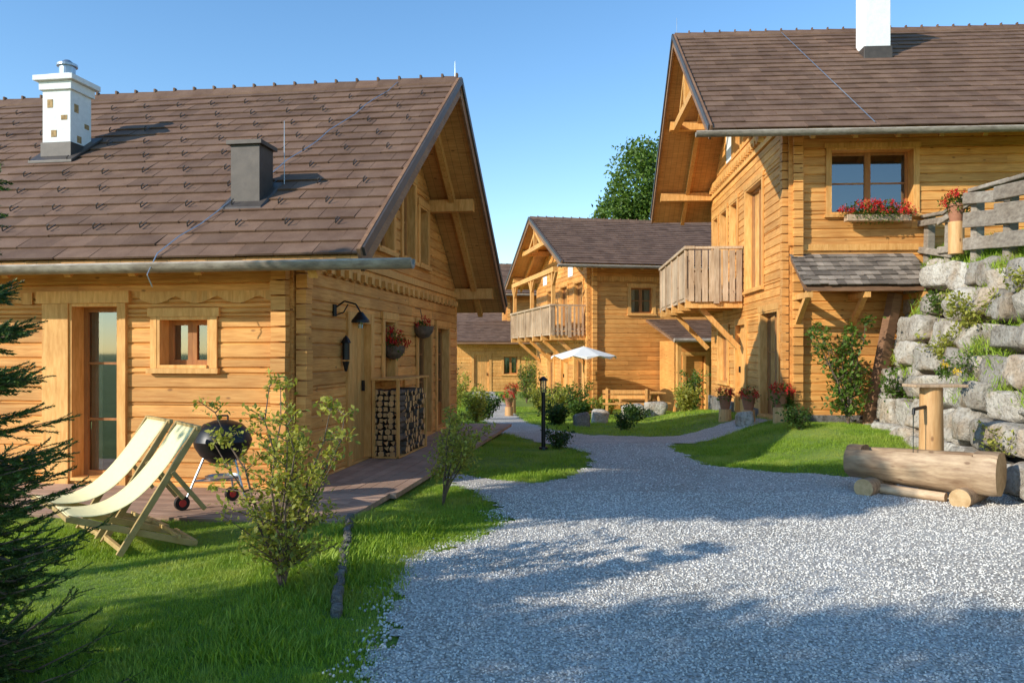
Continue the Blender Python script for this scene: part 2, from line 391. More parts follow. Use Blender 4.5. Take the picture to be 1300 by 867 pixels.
def wooddoor(mb,f,u0,u1,v0,v1):
    t=.05
    fbox(mb,f,u0-.09,u0+t,v0,v1+.09,-.14,.035,TRIM);fbox(mb,f,u1-t,u1+.09,v0,v1+.09,-.14,.035,TRIM);fbox(mb,f,u0+t,u1-t,v1-t,v1+.09,-.14,.032,TRIM)
    n=6;w=(u1-u0-2*t)/n
    for i in range(n): fbox(mb,f,u0+t+i*w+.003,u0+t+(i+1)*w-.003,v0,v1-t,-.12,-.075+R(-.003,.003),TRIM)
    fbox(mb,f,u0+t,u1-t,v0,v1-t,-.13,-.125,DIM)
    fbox(mb,f,u1-t-.12,u1-t-.09,v0+.95,v0+1.1,-.07,-.03,BLACK)
def wavy(mb,f,u0,u1,v,h,amp,per,n0=.004,n1=.03,m=TRIM):
    k=int((u1-u0)/per*8);
    for i in range(k):
        a=u0+(u1-u0)*i/k;b=u0+(u1-u0)*(i+1)/k
        za=v-abs(math.sin(math.pi*(a-u0)/per))*amp; zb=v-abs(math.sin(math.pi*(b-u0)/per))*amp
        mb.hexa([f(a,za,n0),f(b,zb,n0),f(b,zb,n1),f(a,za,n1),f(a,v+h,n0),f(b,v+h,n0),f(b,v+h,n1),f(a,v+h,n1)],m)
def tiles(mb,P,ux,L,up,Hh,tw,ex,m,th=.02,lift=.035,jx=.0):
    P=Vector(P);ux=Vector(ux).normalized();up=Vector(up).normalized();nn=ux.cross(up).normalized()
    if nn.z<0: nn=-nn
    rows=int(round(Hh/ex)); ex=Hh/rows
    for r in range(rows):
        off=-(r%2)*tw*.5-R(0,jx); x=off
        while x<L:
            w=tw*R(1-jx*3,1+jx*3) if jx else tw
            a=max(x+.003,0);b=min(x+w-.003,L)
            if b-a>.03:
                d0=r*ex-R(0,.012+jx*.3); d1=min((r+1)*ex+.05,Hh); l0=lift+R(-.004,.006); l1=.008
                q=lambda xx,dd,hh:P+ux*xx+up*dd+nn*hh
                c0=q(a,d0,l0),q(b,d0,l0+R(-.004,.004))
                mb.hexa([q(a,d0,l0-th),q(b,d0,l0-th),q(b,d1,l1-th),q(a,d1,l1-th),c0[0],c0[1],q(b,d1,l1),q(a,d1,l1)],m)
            x+=w
def balcony(mb,x0,x1,y0,y1,z,hr,m=BALC,pw=.12,pitch=.15):
    mb.box(x0,x1,y0,y1,z-.1,z,m)
    n=int((y1-y0)/1.6)+1
    for i in range(n+1):
        y=y0+.1+(y1-y0-.2)*i/n; mb.box(x0-.05,x1,y-.08,y+.08,z-.3,z-.102,TRIM)
        mb.box(x0-.07,x0+.11,y-.06,y+.06,z-.16,z+hr+.02,m)
    mb.box(x0-.09,x0+.15,y0-.06,y1+.06,z+hr,z+hr+.07,m)
    mb.box(x0-.02,x0+.0-.003,y0,y1,z-.12,z+.16,m); mb.box(x0-.02,x0-.003,y0,y1,z+hr-.16,z+hr-.01,m)
    k=int((y1-y0)/pitch)
    for i in range(k):
        y=y0+(y1-y0)*i/k; mb.box(x0-.045,x0-.022,y+.008,y+.008+pw,z-.04+R(-.01,.01),z+hr-.04,m)
    for yy in (y0,y1):
        s=1 if yy==y1 else -1
        mb.box(x0+.1,x1,yy-.05,yy+.05,z+hr,z+hr+.06,m); mb.box(x0+.1,x1,yy-.02,yy+.02,z+.05,z+.14,m)
        mb.box(x0+.6,x0+.72,yy-.07,yy+.07,z-.2,z+hr,m)
        k2=int((x1-x0)/pitch)
        for i in range(k2):
            x=x0+(x1-x0)*i/k2; mb.box(x+.008,x+.008+pw,yy+s*.022,yy+s*.045,z-.15+R(-.01,.01),z+hr-.03,m)
def chalet(C,theta,d,L,W,zb,eave,ridge,ovf,ovg,fops,gops,tw=.42,ex=.28,hooks=False,truss=True,gutext=.6):
    root=empty('wooden_chalet',C,theta); yr=W/2; sl=(ridge-eave)/(yr+ovf)
    zr=lambda y: ridge-abs(y-yr)*sl
    ff=wmap((0,0,0),(1,0,0),(0,-1,0)); fg=wmap((0,0,0),(0,1,0),(d,0,0))
    sgn=-d
    mb=MB()
    fo=[o['r'] for o in fops]; go=[o['r'] for o in gops]
    u0,u1=(0,sgn*L) if sgn>0 else (-L,0)
    plankwall(mb,ff,u0,u1,zb,zr(0)-.17,fo)
    def lim(v):
        k=(ridge-.17-v)/sl; return max(0,yr-k),min(W,yr+k)
    plankwall(mb,fg,0,W,zb,ridge-.2,go,lim=lim)
    fb=wmap((0,W,0),(1,0,0),(0,1,0)); plankwall(mb,fb,u0,u1,zb,zr(0)-.17,[],row=.34)
    fs=wmap((sgn*L,0,0),(0,1,0),(-d,0,0)); plankwall(mb,fs,0,W,zb,ridge-.2,[],lim=lim,row=.34)
    z=zb+.02
    while z<zr(0)-.4:
        e=R(-.012,.012)
        if sgn>0: mb.box(.03,.2,-.14-e,-.02,z,z+.15,WOOD)
        else: mb.box(-.2,-.03,-.14-e,-.02,z,z+.15,WOOD)
        xo=d*(.14+e); mb.box(min(xo,d*.02),max(xo,d*.02),.03,.2,z+.085,z+.235,WOOD)
        z+=.17
    mb.obj('log_walls',HM,root)
    mb=MB()
    for o in fops+gops:
        f=ff if o in fops else fg; r=o['r']
        if o.get('door'): wooddoor(mb,f,*r)
        else: window(mb,f,*r,**o.get('k',{}))
    mb.obj('windows_and_doors',HM,root)
    xa,xb=(-ovg,L+ovg) if sgn>0 else (-L-ovg,ovg)
    mb=MB(); y0=-ovf;y1=W+ovf
    for a,b in ((y0,yr),(y1,yr)):
        za,zc=zr(a),zr(b); T0,T1=.035,.15
        mb.hexa([(xa,a,za-T1),(xb,a,za-T1),(xb,b,zc-T1),(xa,b,zc-T1),(xa,a,za-T0),(xb,a,za-T0),(xb,b,zc-T0),(xa,b,zc-T0)],SOFF)
    xo=d*(ovg-.03); xi=-d*.3
    for y,zz in ((yr,zr(yr)-.30),(W*.02,zr(W*.02)-.27),(W*.98,zr(W*.98)-.27),(W*.27,zr(W*.27)-.27),(W*.73,zr(W*.73)-.27)):
        mb.beam((xi,y,zz-.02),(xo-d*.1,y,zz-.02),.18,.22,TRIM)
    for fx in (.45,):
        x=d*ovg*fx
        for a in (y0+.05,y1-.05): mb.beam((x,a,zr(a)-.225),(x,yr,zr(yr)-.225),.1,.14,TRIM)
    if truss:
        x=d*ovg*.82; zc=zr(W*.27)-.32; mb.beam((x,W*.24,zc),(x,W*.76,zc),.14,.18,TRIM)
        mb.beam((x,yr,zc),(x,yr,zr(yr)-.3),.14,.14,TRIM,up=(0,1,0))
        for q in (-1,1): mb.beam((x-d*.01,yr+q*W*.13,zc),(x-d*.01,yr,zr(yr)-.55),.1,.12,TRIM)
    k=int((u1-u0)/.75)
    for i in range(k):
        x=u0+.2+(u1-u0-.3)*i/k; mb.beam((x,y0+.06,zr(y0+.06)-.2),(x,.05,zr(.05)-.2),.08,.1,TRIM)
    mb.obj('roof_timbers',HM,root)
    mb=MB()
    for xx,dd in ((d*ovg,d),(-d*(L+ovg),-d)):
        for a in (y0,y1):
            mb.beam((xx+dd*.02,a,zr(a)-.08),(xx+dd*.02,yr,zr(yr)-.08),.04,.26,BARGE)
            mb.beam((xx+dd*.045,a,zr(a)+.01),(xx+dd*.045,yr,zr(yr)+.01),.05,.10,DMET)
    mb.obj('barge_boards',HM,root)
    mb=MB(); sln=math.hypot(yr+ovf,ridge-eave)
    tiles(mb,(xa,y0-.03,zr(y0)-.03),(1,0,0),xb-xa,(0,1,sl),sln,tw,ex,TILE)
    tiles(mb,(xa,y1+.03,zr(y1)-.03),(1,0,0),xb-xa,(0,-1,sl),sln,tw,ex,TILE)
    x=xa
    while x<xb-.1:
        e=min(x+.36,xb)
        for q in(-1,1):
            mb.hexa([(x,yr+q*.14,ridge-.09),(e,yr+q*.14,ridge-.09),(e,yr,ridge+.035),(x,yr,ridge+.035),(x,yr+q*.14,ridge-.055),(e,yr+q*.14,ridge-.055),(e,yr,ridge+.065+(.012)),(x,yr,ridge+.09)],TILE)
        mb.box(e-.035,e-.005,yr-.035,yr+.035,ridge+.05,ridge+.12,TILE)
        x+=.36
    mb.obj('roof_tiles',HM,root)
    if hooks:
        mb=MB(); rows=int(round(sln/ex)); e2=sln/rows; cs=1/math.hypot(1,sl)
        for r in range(1,rows-1):
            if r%2: continue
            x=xa+.25+(r%4)*.14+R(-.02,.02)
            while x<xb-.2:
                dd=(r+.3)*e2; y=y0+dd*cs; z=zr(y)+.035
                mb.tube([(x,y+.09,z+.07),(x,y-.04,z-.012),(x+.012,y-.065,z+.03),(x+.03,y-.05,z+.055)],.0075,HOOK,4)
                x+=.58
        mb.obj('snow_guards',HM,root)
    mb=MB(); r=.085; gx0,gx1=(xa-gutext,xb) if d<0 else (xa,xb+gutext); yc=y0-.09; zc=zr(y0)-.1; n=12
    xs=[gx0+(gx1-gx0)*i/14 for i in range(15)]
    vs=[];
    for x in xs:
        rr=r*R(.97,1.04)
        for j in range(n+1):
            t=math.pi+math.pi*j/n; vs.append((x,yc+rr*math.cos(t),zc+rr*math.sin(t)))
        for j in range(n,-1,-1):
            t=math.pi+math.pi*j/n; vs.append((x,yc+rr*.75*math.cos(t),zc+.02+rr*.75*math.sin(t)))
    K=2*n+2
    fs=[(i*K+j,i*K+(j+1)%K,(i+1)*K+(j+1)%K,(i+1)*K+j) for i in range(14) for j in range(K)]
    for i in (0,14):
        for j in range(n): fs.append((i*K+j,i*K+j+1,i*K+K-2-j,i*K+K-1-j))
    mb.add(vs,fs,GREY); mb.obj('wooden_gutter',HM,root,smooth=True)
    return root,ff,fg,zr

# ---------------------------------------------------------------- left chalet
thL=-math.atan2(150,1011)
fops=[dict(r=(-2.72,-2.08,.12,2.16),k=dict(cols=1,rows=3,casing=0,depth=.22,panel=.0)),
      dict(r=(-1.62,-.97,1.42,2.0),k=dict(cols=2,rows=1,casing=.08,curt=0,depth=.2)),
      dict(r=(-6.4,-5.3,1.0,2.1))]
gops=[dict(r=(1.75,2.65,.1,2.05),door=1),dict(r=(3.25,3.85,1.15,2.1),k=dict(cols=1,rows=2)),
      dict(r=(5.2,6.15,.1,2.1),k=dict(cols=1,rows=3,panel=.4)),dict(r=(6.6,7.6,.1,2.1),k=dict(cols=1,rows=3,panel=.4)),
      dict(r=(3.0,3.75,3.15,4.4),k=dict(cols=1,rows=2,curt=0)),dict(r=(4.25,5.0,3.15,4.5),k=dict(cols=1,rows=2,curt=0)),dict(r=(5.3,5.9,3.15,4.2),k=dict(cols=1,rows=2,curt=0))]
root,ff,fg,zr=chalet((-2.43,8.84,0),thL,1,9.5,8.45,.0,2.62,5.98,.55,.95,fops,gops,hooks=True,truss=False)
LH=root
mb=MB()
fbox(mb,ff,-3.05,-2.72,.06,2.16,.0-.1,.05,TRIM); fbox(mb,ff,-2.08,-2.0,.06,2.16,-.1,.045,TRIM); fbox(mb,ff,-3.12,-1.95,2.162,2.3,-.02,.06,TRIM)
wavy(mb,ff,-8.5,-3.2,2.24,.05,.09,.5,.004,.02,TRIM);wavy(mb,ff,-1.9,-.25,2.24,.05,.09,.5,.004,.02,TRIM)
wavy(mb,fg,.25,8.2,2.60,.14,.06,.3); fbox(mb,fg,.25,8.2,2.745,2.85,.004,.07,TRIM)
for i in range(26): fbox(mb,fg,.3+i*.31,.3+i*.31+.1,2.56,2.66,.033,.09,TRIM)
mb.obj('carved_trim',HM,LH)
mb=MB(); cx,cy=-4.38,2.1; q=.22
mb.box(cx-q,cx+q,cy-q,cy+q,4.2,5.45,WHITE); mb.box(cx-q-.035,cx+q+.035,cy-q-.035,cy+q+.035,5.33,5.452,WHITE)
mb.box(cx-.31,cx+.31,cy-.31,cy+.31,5.454,5.53,WHITE)
mb.hexa([(cx-.28,cy-.28,5.532),(cx+.28,cy-.28,5.532),(cx+.28,cy+.28,5.532),(cx-.28,cy+.28,5.532),(cx-.14,cy-.14,5.6),(cx+.14,cy-.14,5.6),(cx+.14,cy+.14,5.6),(cx-.14,cy+.14,5.6)],WHITE)
for (u,z,w,h) in ((-.1,5.08,.09,.12),(.12,4.9,.1,.07),(-.04,4.66,.09,.1)):
    mb.box(cx+u-w/2,cx+u+w/2,cy-q-.006,cy-q+.005,z,z+h,BRICK); mb.box(cx+q-.005,cx+q+.006,cy+u-w/2,cy+u+w/2,z-.05,z-.05+h,BRICK)
mb.cyl((cx,cy,5.58),(cx,cy,5.74),.11,.11,METAL,20); mb.cyl((cx,cy,5.73),(cx,cy,5.77),.14,.14,METAL,20); mb.cyl((cx,cy,5.77),(cx,cy,5.83),.11,.04,METAL,20)
mb.hexa([(cx-.34,cy-.36,zr(cy-.36)+.03),(cx+.34,cy-.36,zr(cy-.36)+.03),(cx+.34,cy+.32,zr(cy+.32)+.03),(cx-.34,cy+.32,zr(cy+.32)+.03),
 (cx-.34,cy-.36,zr(cy-.36)+.07),(cx+.34,cy-.36,zr(cy-.36)+.07),(cx+.34,cy+.32,zr(cy+.32)+.07),(cx-.34,cy+.32,zr(cy+.32)+.07)],DMET)
mb.box(cx-q-.02,cx+q+.02,cy-q-.02,cy+q+.02,zr(cy-.3),zr(cy)+.10,DMET)
mb.obj('chimney',HM,LH,bevel=.012)
mb=MB(); cx,cy=-.80,.62
mb.box(cx-.18,cx+.18,cy-.16,cy+.2,3.3,4.05,DMET); mb.box(cx-.22,cx+.22,cy-.2,cy+.24,4.052,4.1,DMET)
mb.hexa([(cx-.27,cy-.3,zr(cy-.3)+.02),(cx+.27,cy-.3,zr(cy-.3)+.02),(cx+.27,cy+.3,zr(cy+.3)+.02),(cx-.27,cy+.3,zr(cy+.3)+.02),(cx-.25,cy-.28,zr(cy-.28)+.05),(cx+.25,cy-.28,zr(cy-.28)+.05),(cx+.25,cy+.28,zr(cy+.28)+.05),(cx-.25,cy+.28,zr(cy+.28)+.05)],DMET)
mb.cyl((cx+.28,cy+.3,3.6),(cx+.28,cy+.3,4.45),.006,.004,METAL,6)
mb.cyl((.9,4.22,5.98),(.9,4.22,6.3),.008,.005,METAL,6)
mb.obj('roof_vent',HM,LH,bevel=.006)
mb=MB()
pts=[(-.35+i*.02-(.9*(1-i/16)),-.6+i*.295,zr(-.6+i*.295)+.06+.02*math.sin(i*2)) for i in range(17)]
mb.tube(pts,.006,METAL,5); mb.tube([pts[0],(pts[0][0],-.78,2.4),(pts[0][0]+.02,-.72,2.28)],.006,METAL,5)
mb.obj('lightning_cable',HM,LH)
mb=MB()
mb.cyl((.02,1.2,2.05),(.02,1.2,2.2),.03,.03,BLACK); mb.tube([(.02,1.2,2.15),(.15,1.2,2.24),(.3,1.2,2.2),(.36,1.2,2.1)],.011,BLACK); mb.tube([(.02,1.2,2.06),(.14,1.2,2.1),(.2,1.2,2.2)],.008,BLACK)
mb.lathe((.36,1.2,1.97),[(.0,.14),(.03,.13),(.06,.09),(.11,.03),(.115,.0)],BLACK); mb.cyl((.36,1.2,1.9),(.36,1.2,2.0),.03,.035,GLASS)
mb.cyl((.06,1.5,1.5),(.06,1.5,1.72),.05,.05,BLACK,8); mb.lathe((.06,1.5,1.72),[(.07,0),(.04,.06),(0,.1)],BLACK,8); mb.cyl((.06,1.5,1.35),(.06,1.5,1.48),.015,.05,BLACK,8)
mb.obj('wall_lamp',HM,LH)

root=empty('wooden_deck',(-2.43,8.84,0),thL); mb=MB()
y=-1.55
while y<-.16:
    x=-9.0
    while x<1.15:
        e=min(x+R(2,3),1.15); mb.box(x+.002,e-.002,y,y+.128,.03,.085+R(-.002,.002),0); x=e
    y+=.134
x=.02
while x<1.1:
    yy=-.12
    while yy<8.3:
        e=min(yy+R(1.8,2.6),8.3); mb.box(x,x+.126,yy+.002,e-.002,.03,.083+R(-.002,.002),0); yy=e
    x+=.134
mb.box(-9,1.16,-1.6,-1.56,-.1,.08,0); mb.obj('deck_boards',[M_DECK],root)

root=empty('firewood_stack',(-2.43,8.84,0),thL); mb=MB()
z=.17
while z<1.05:
    t=2.95+R(0,.04)
    while t<4.05:
        r=R(.038,.058); n=random.choice([3,3,4,5,7]); xo=R(-.05,.05)
        mb.cyl((.06,t,z+R(-.01,.01)),(.42+xo,t,z),r*1.12,r*1.12,1,n,capm=0); t+=r*1.95
    z+=.082
z=.14
while z<1.05:
    x=.08
    while x<.42:
        r=R(.035,.05); mb.cyl((x,2.62+R(-.03,.03),z),(x,2.93,z),r,r,1,random.choice([3,4,6]),capm=0); x+=r*2
    z+=.08
mb.obj('split_logs',[M_POST,M_BARK],root)
mb=MB()
for t in (2.6,4.14):
    for x in (.07,.43): mb.box(x-.02,x+.02,t-.02,t+.02,.085,1.2,0)
mb.box(.05,.45,2.58,4.17,.087,.11,0); mb.box(.03,.47,2.56,4.2,1.2,1.225,0); mb.obj('rack',[M_TRIM],root)

# ---------------------------------------------------------------- right chalet
thR=-math.atan2(65,1011)
fops=[dict(r=(.72,2.28,4.18,5.42),k=dict(cols=2,rows=2,depth=.26,casing=.07,curt=0))]
gops=[dict(r=(2.05,3.6,3.0,5.35),k=dict(cols=2,rows=1,panel=.0)),dict(r=(4.5,5.3,4.1,5.35),k=dict(cols=1,rows=2)),dict(r=(5.75,6.55,3.0,5.35),k=dict(cols=1,rows=2)),dict(r=(6.95,7.6,4.1,5.35),k=dict(cols=1,rows=2)),
      dict(r=(.8,2.2,.25,2.45),k=dict(cols=2,rows=2,casing=.12,panel=.5)),dict(r=(3.6,4.7,.15,2.3),door=1),dict(r=(5.6,6.9,.8,2.2)),
      dict(r=(3.1,3.85,6.45,7.7),k=dict(cols=1,rows=2)),dict(r=(4.15,4.9,6.45,7.7),k=dict(cols=1,rows=2))]
root,ff,fg,zr=chalet((5.24,15,0),thR,-1,8.5,8.0,.0,5.62,9.16,.8,1.6,fops,gops,gutext=.3)
RH=root
mb=MB()
fbox(mb,fg,.3,7.9,6.2,6.32,.004,.09,TRIM)
for i in range(30): fbox(mb,fg,.35+i*.25,.35+i*.25+.11,6.08,6.198,.004,.12,TRIM)
fbox(mb,fg,.3,7.9,5.95,6.07,.004,.05,TRIM)
for a,b in ((2.2,2.9),(5.1,5.8)):
    fbox(mb,fg,a,b,6.5,7.5,.006,.02,WHITE); fbox(mb,fg,a-.06,a-.002,6.45,7.55,.006,.04,TRIM); fbox(mb,fg,b+.002,b+.06,6.45,7.55,.006,.04,TRIM)
fbox(mb,ff,.05,8,3.5,3.62,.004,.05,TRIM)
mb.box(-.04,.24,-.05,-.02,3.6,5.9,WOOD)
mb.obj('carved_trim',HM,RH)
mb=MB(); balcony(mb,-1.3,-.02,3.9,8.9,2.95,1.1,pw=.128)
for y in (4.2,8.3): mb.beam((-.05,y,1.7),(-.95,y,2.66),.12,.12,TRIM)
mb.obj('balcony',HM,RH)
mb=MB()
tiles(mb,(-.02,-.92,2.78),(1,0,0),2.25,(0,1,.72),1.12,.14,.16,SHING,th=.018,lift=.04,jx=.05)
mb.hexa([(-.0,-.9,2.68),(2.2,-.9,2.68),(2.2,-.01,3.32),(0,-.01,3.32),(-.0,-.9,2.75),(2.2,-.9,2.75),(2.2,-.01,3.39),(0,-.01,3.39)],BARGE)
for x in (.1,1.1,2.1): mb.beam((x,-.05,2.1),(x,-.8,2.66),.09,.09,TRIM); mb.beam((x,-.02,2.62),(x,-.88,2.62),.1,.1,TRIM)
mb.obj('shingle_canopy',HM,RH)
mb=MB(); mb.beam((1.78,-.35,2.65),(1.22,-.6,.25),.16,.2,BARGE); mb.obj('leaning_brace',HM,RH)
mb=MB(); mb.box(-.09,8.5,-.09,-.0-.005,-.4,.42,STO); mb.box(-.09,-.005,-.004,.7,-.4,.36,STO); mb.box(-.09,-.005,2.3,3.4,-.4,.36,STO);mb.box(-.09,-.005,4.85,8,-.4,.36,STO); mb.obj('stone_plinth',HM,RH)
mb=MB(); cx,cy=2.5,2.6
mb.box(cx-.27,cx+.27,cy-.27,cy+.27,7.7,9.55,WHITE); mb.box(cx-.33,cx+.33,cy-.33,cy+.33,9.55,9.65,WHITE)
mb.box(cx-.3,cx+.3,cy-.3,cy+.3,7.7,zr(cy)+.06,DMET)
mb.obj('chimney',HM,RH,bevel=.012)
mb=MB(); pts=[(.35+i*.03+(-.9*i/17)*1.0+.9,-.8+i*.3,zr(-.8+i*.3)+.06) for i in range(17)]
mb.tube(pts,.008,METAL,5); mb.cyl((-1.55,4,9.1),(-1.55,4,9.6),.01,.006,METAL,6); mb.obj('lightning_cable',HM,RH)

# ---------------------------------------------------------------- middle chalet
thM=math.atan2(200,1011)
fops=[dict(r=(1.5,2.4,3.0,4.0),k=dict(cols=2,rows=2))]
gops=[dict(r=(1.0,2.2,2.5,4.3),k=dict(cols=2,rows=1)),dict(r=(3.2,4.4,2.5,4.3),k=dict(cols=2,rows=1)),dict(r=(5.4,6.6,2.5,4.3),k=dict(cols=2,rows=1)),
      dict(r=(1.0,2.2,-.4,1.6),k=dict(cols=2,rows=2)),dict(r=(3.2,4.2,-.4,1.6),door=1),dict(r=(5.4,6.6,-.4,1.6),k=dict(cols=2,rows=2))]
root,ff,fg,zr=chalet((2.87,29,0),thM,-1,7.0,8.8,-.6,4.75,7.15,.9,1.3,fops,gops,gutext=.2)
MH=root
mb=MB(); balcony(mb,-1.3,-.02,.6,8.2,2.35,.95,pw=.07,pitch=.16)
for y in (.8,4.4,8.0):
    mb.box(-1.28,-1.14,y-.07,y+.07,2.4,4.75,TRIM)
    for q in (-1,1): mb.beam((-1.21,y,4.05),(-1.21,y+q*.5,4.55),.08,.1,TRIM,up=(1,0,0))
mb.box(-1.3,-1.12,.5,8.3,4.55,4.73,TRIM)
for y in (.8,3.2,5.6,8.0): mb.beam((-.05,y,1.2),(-1.0,y,2.05),.12,.12,TRIM)
for a in (2.4,6.7): fbox(mb,fg,a,a+.7,4.6,5.3,.006,.02,WHITE)
wavy(mb,fg,.2,8.6,2.0,.14,.07,.4); wavy(mb,ff,.2,6.9,4.25,.12,.06,.4)
mb.obj('balcony',HM,MH)
mb=MB()
mb.box(2.6,6.5,-1.6,-.14,-.6,2.0,WOOD); plankwall(mb,wmap((0,-1.6,0),(1,0,0),(0,-1,0)),2.6,6.5,-.6,2.0,[(2.9,3.7,-.5,1.5),(4.4,5.2,.4,1.4)])
window(mb,wmap((0,-1.72,0),(1,0,0),(0,-1,0)),2.9,3.7,-.5,1.5,cols=1,rows=2);window(mb,wmap((0,-1.72,0),(1,0,0),(0,-1,0)),4.4,5.2,.4,1.4,cols=2)
tiles(mb,(2.1,-2.6,2.05),(1,0,0),4.8,(0,1,.3),2.6,.4,.28,TILE)
mb.hexa([(2.1,-2.6,1.94),(6.9,-2.6,1.94),(6.9,-.02,2.72),(2.1,-.02,2.72),(2.1,-2.6,2.02),(6.9,-2.6,2.02),(6.9,-.02,2.8),(2.1,-.02,2.8)],BARGE)
mb.box(2.3,2.44,-2.5,-2.36,-.6,2.0,TRIM); mb.cyl((2.1,-2.68,2.0),(6.9,-2.68,2.0),.07,.07,GREY)
mb.obj('annex',HM,MH)
# ---------------------------------------------------------------- far chalets
fops=[dict(r=(.6,1.5,2.8,3.9))]; gops=[dict(r=(1,2,2.4,3.9)),dict(r=(4,5,2.4,3.9))]
root,ff,fg,zr=chalet((-.3,45,0),.05,-1,8,7,-.7,4.9,6.9,.8,.9,fops,gops,gutext=.2); FH=root
mb=MB(); balcony(mb,-1.0,-.02,.4,6.6,2.3,.95,pw=.08,pitch=.17); mb.obj('balcony',HM,FH)
mb=MB(); f=wmap((0,-2.5,0),(1,0,0),(0,-1,0))
plankwall(mb,f,-2.8,5,-.7,2.1,[(-1.9,-1.0,-.6,1.5),(-.3,.5,.4,1.4)],m=TRIM)
mb.box(-2.8,-2.7,-2.4,.5,-.7,2.1,WOOD)
wooddoor(mb,f,-1.9,-1.0,-.6,1.5); window(mb,f,-.3,.5,.4,1.4)
tiles(mb,(-3.3,-3.4,2.15),(1,0,0),8.6,(0,1,.36),3.6,.4,.28,TILE)
mb.hexa([(-3.3,-3.4,2.03),(5.3,-3.4,2.03),(5.3,0,3.25),(-3.3,0,3.25),(-3.3,-3.4,2.12),(5.3,-3.4,2.12),(5.3,0,3.34),(-3.3,0,3.34)],BARGE)
mb.obj('annex',HM,FH)
chalet((-5.2,58,0),-.1,-1,9,8,-.7,2.6,4.6,.8,.9,[dict(r=(1.5,2.5,.5,1.7)),dict(r=(4.5,5.5,.5,1.7))],[dict(r=(2,3,.5,1.7))],gutext=.2)

# ---------------------------------------------------------------- rocks
I3=ico(3); I4=ico(4)
def rockv(base,sx,sy,sz,npl=12):
    v=base.copy(); n=rng.normal(size=(npl,3)); n/=np.linalg.norm(n,axis=1,keepdims=True)
    n=np.concatenate([n,np.array([(1,0,0),(-1,0,0),(0,1,0),(0,-1,0),(0,0,1),(0,0,-1)])+rng.normal(scale=.13,size=(6,3))])
    d=np.concatenate([rng.uniform(.88,1.15,npl),rng.uniform(.66,.82,6)])
    dots=v@n.T; r=np.where(dots>.05,d[None]/np.maximum(dots,.05),9).min(1)
    r=np.minimum(r,1.2); v=v*r[:,None]
    v+=.010*np.sin(v[:,[1,2,0]]*13+rng.uniform(0,6,3))
    return v*np.array([sx,sy,sz])
xbf=lambda y:5.45+(y-8.4)*.156
ztf=lambda y:2.45+(y-8.4)*.085
parts=[]
tt=0.0; row=0
while tt<1.0:
    hrow=R(.12,.165); y=2.0+R(0,.4)
    while y<15.0:
        zt=ztf(y)+.08; w=R(.30,.85); yc=y+w/2; k=tt+hrow/2
        zc=k*zt; xc=xbf(yc)+k*1.15+.14
        if yc<14.85:
            v=rockv(I4[0],.36,w*.62,hrow*zt*.64*R(.85,1.14)); a=R(-.25,.25); b=-.30+R(-.12,.12)
            Rm=euler(np.array([R(-.14,.14)]),np.array([-b*.6]),np.array([a]))[0]
            v=v@Rm.T+np.array([xc+R(-.07,.09),yc,zc+R(-.04,.04)]); parts.append((v,I4[1]))
        y+=w*.96
    tt+=hrow; row+=1
V,F=merge(parts); root=empty('boulder_retaining_wall'); fast('boulders',V,F,M_STONE,root,smooth=False)
mb=MB(); ys=[1+.5*i for i in range(29)]
vs=[];
for y in ys: vs+=[(xbf(y)+.22,y,-.3),(xbf(y)+1.32,y,ztf(y)+.02)]
mb.add(vs,[(2*i,2*i+2,2*i+3,2*i+1) for i in range(28)],0)
mb.obj('earth_backing',[simple('dark_soil',(.045,.04,.025),.95)],root)
ys=np.arange(-3,15.01,.25); ds=np.array([0,.15,.3,.5,.8,1.2,1.8,2.6,4,6,9,14,25,60])
Y,D=np.meshgrid(ys,ds,indexing='ij')
def hillz(y,d): return ztf(y)+.1+.38*sst(0,.5,d)+.12*d+.03*np.sin(y*2.7+d*2)
V=np.stack([xbf(Y)+1.1+D,Y,hillz(Y,D)],-1).reshape(-1,3); nd=len(ds)
i,j=np.meshgrid(np.arange(len(ys)-1),np.arange(nd-1),indexing='ij'); a=i*nd+j
F=np.stack([a,a+1,a+nd+1,a+nd],-1).reshape(-1,4); fast('hillside',V,F,M_GROUND,smooth=True)
def rock(name,x,y,sx,sy,sz,mat=M_STONE2,dz=.5):
    v=rockv(I3[0],sx,sy,sz)+np.array([x,y,float(H(x,y))+sz*dz]); return fast(name,v,I3[1],mat)
rock('boulder',3.6,23.5,.4,.4,.36,M_STONE); rock('boulder',4.3,24.2,.4,.35,.35,M_STONE); rock('boulder',1.7,19.6,.28,.3,.28); rock('boulder',2.3,21,.3,.3,.28,M_STONE)
rock('boulder',4.55,15.6,.22,.2,.22,M_STONE); rock('boulder',5.45,8.0,.22,.2,.14,M_STONE)

parts=[]
for i in range(44):
    t=i/43; x=-1.47+t*.42+R(-.015,.015); y=7.22-t*2.5
    parts.append((rockv(I3[0],R(.022,.04),.05,R(.05,.09))+np.array([x,y,float(H(x,y))+.02]),I3[1]))
V,F=merge(parts); fast('slate_edging',V,F,M_STONE2)

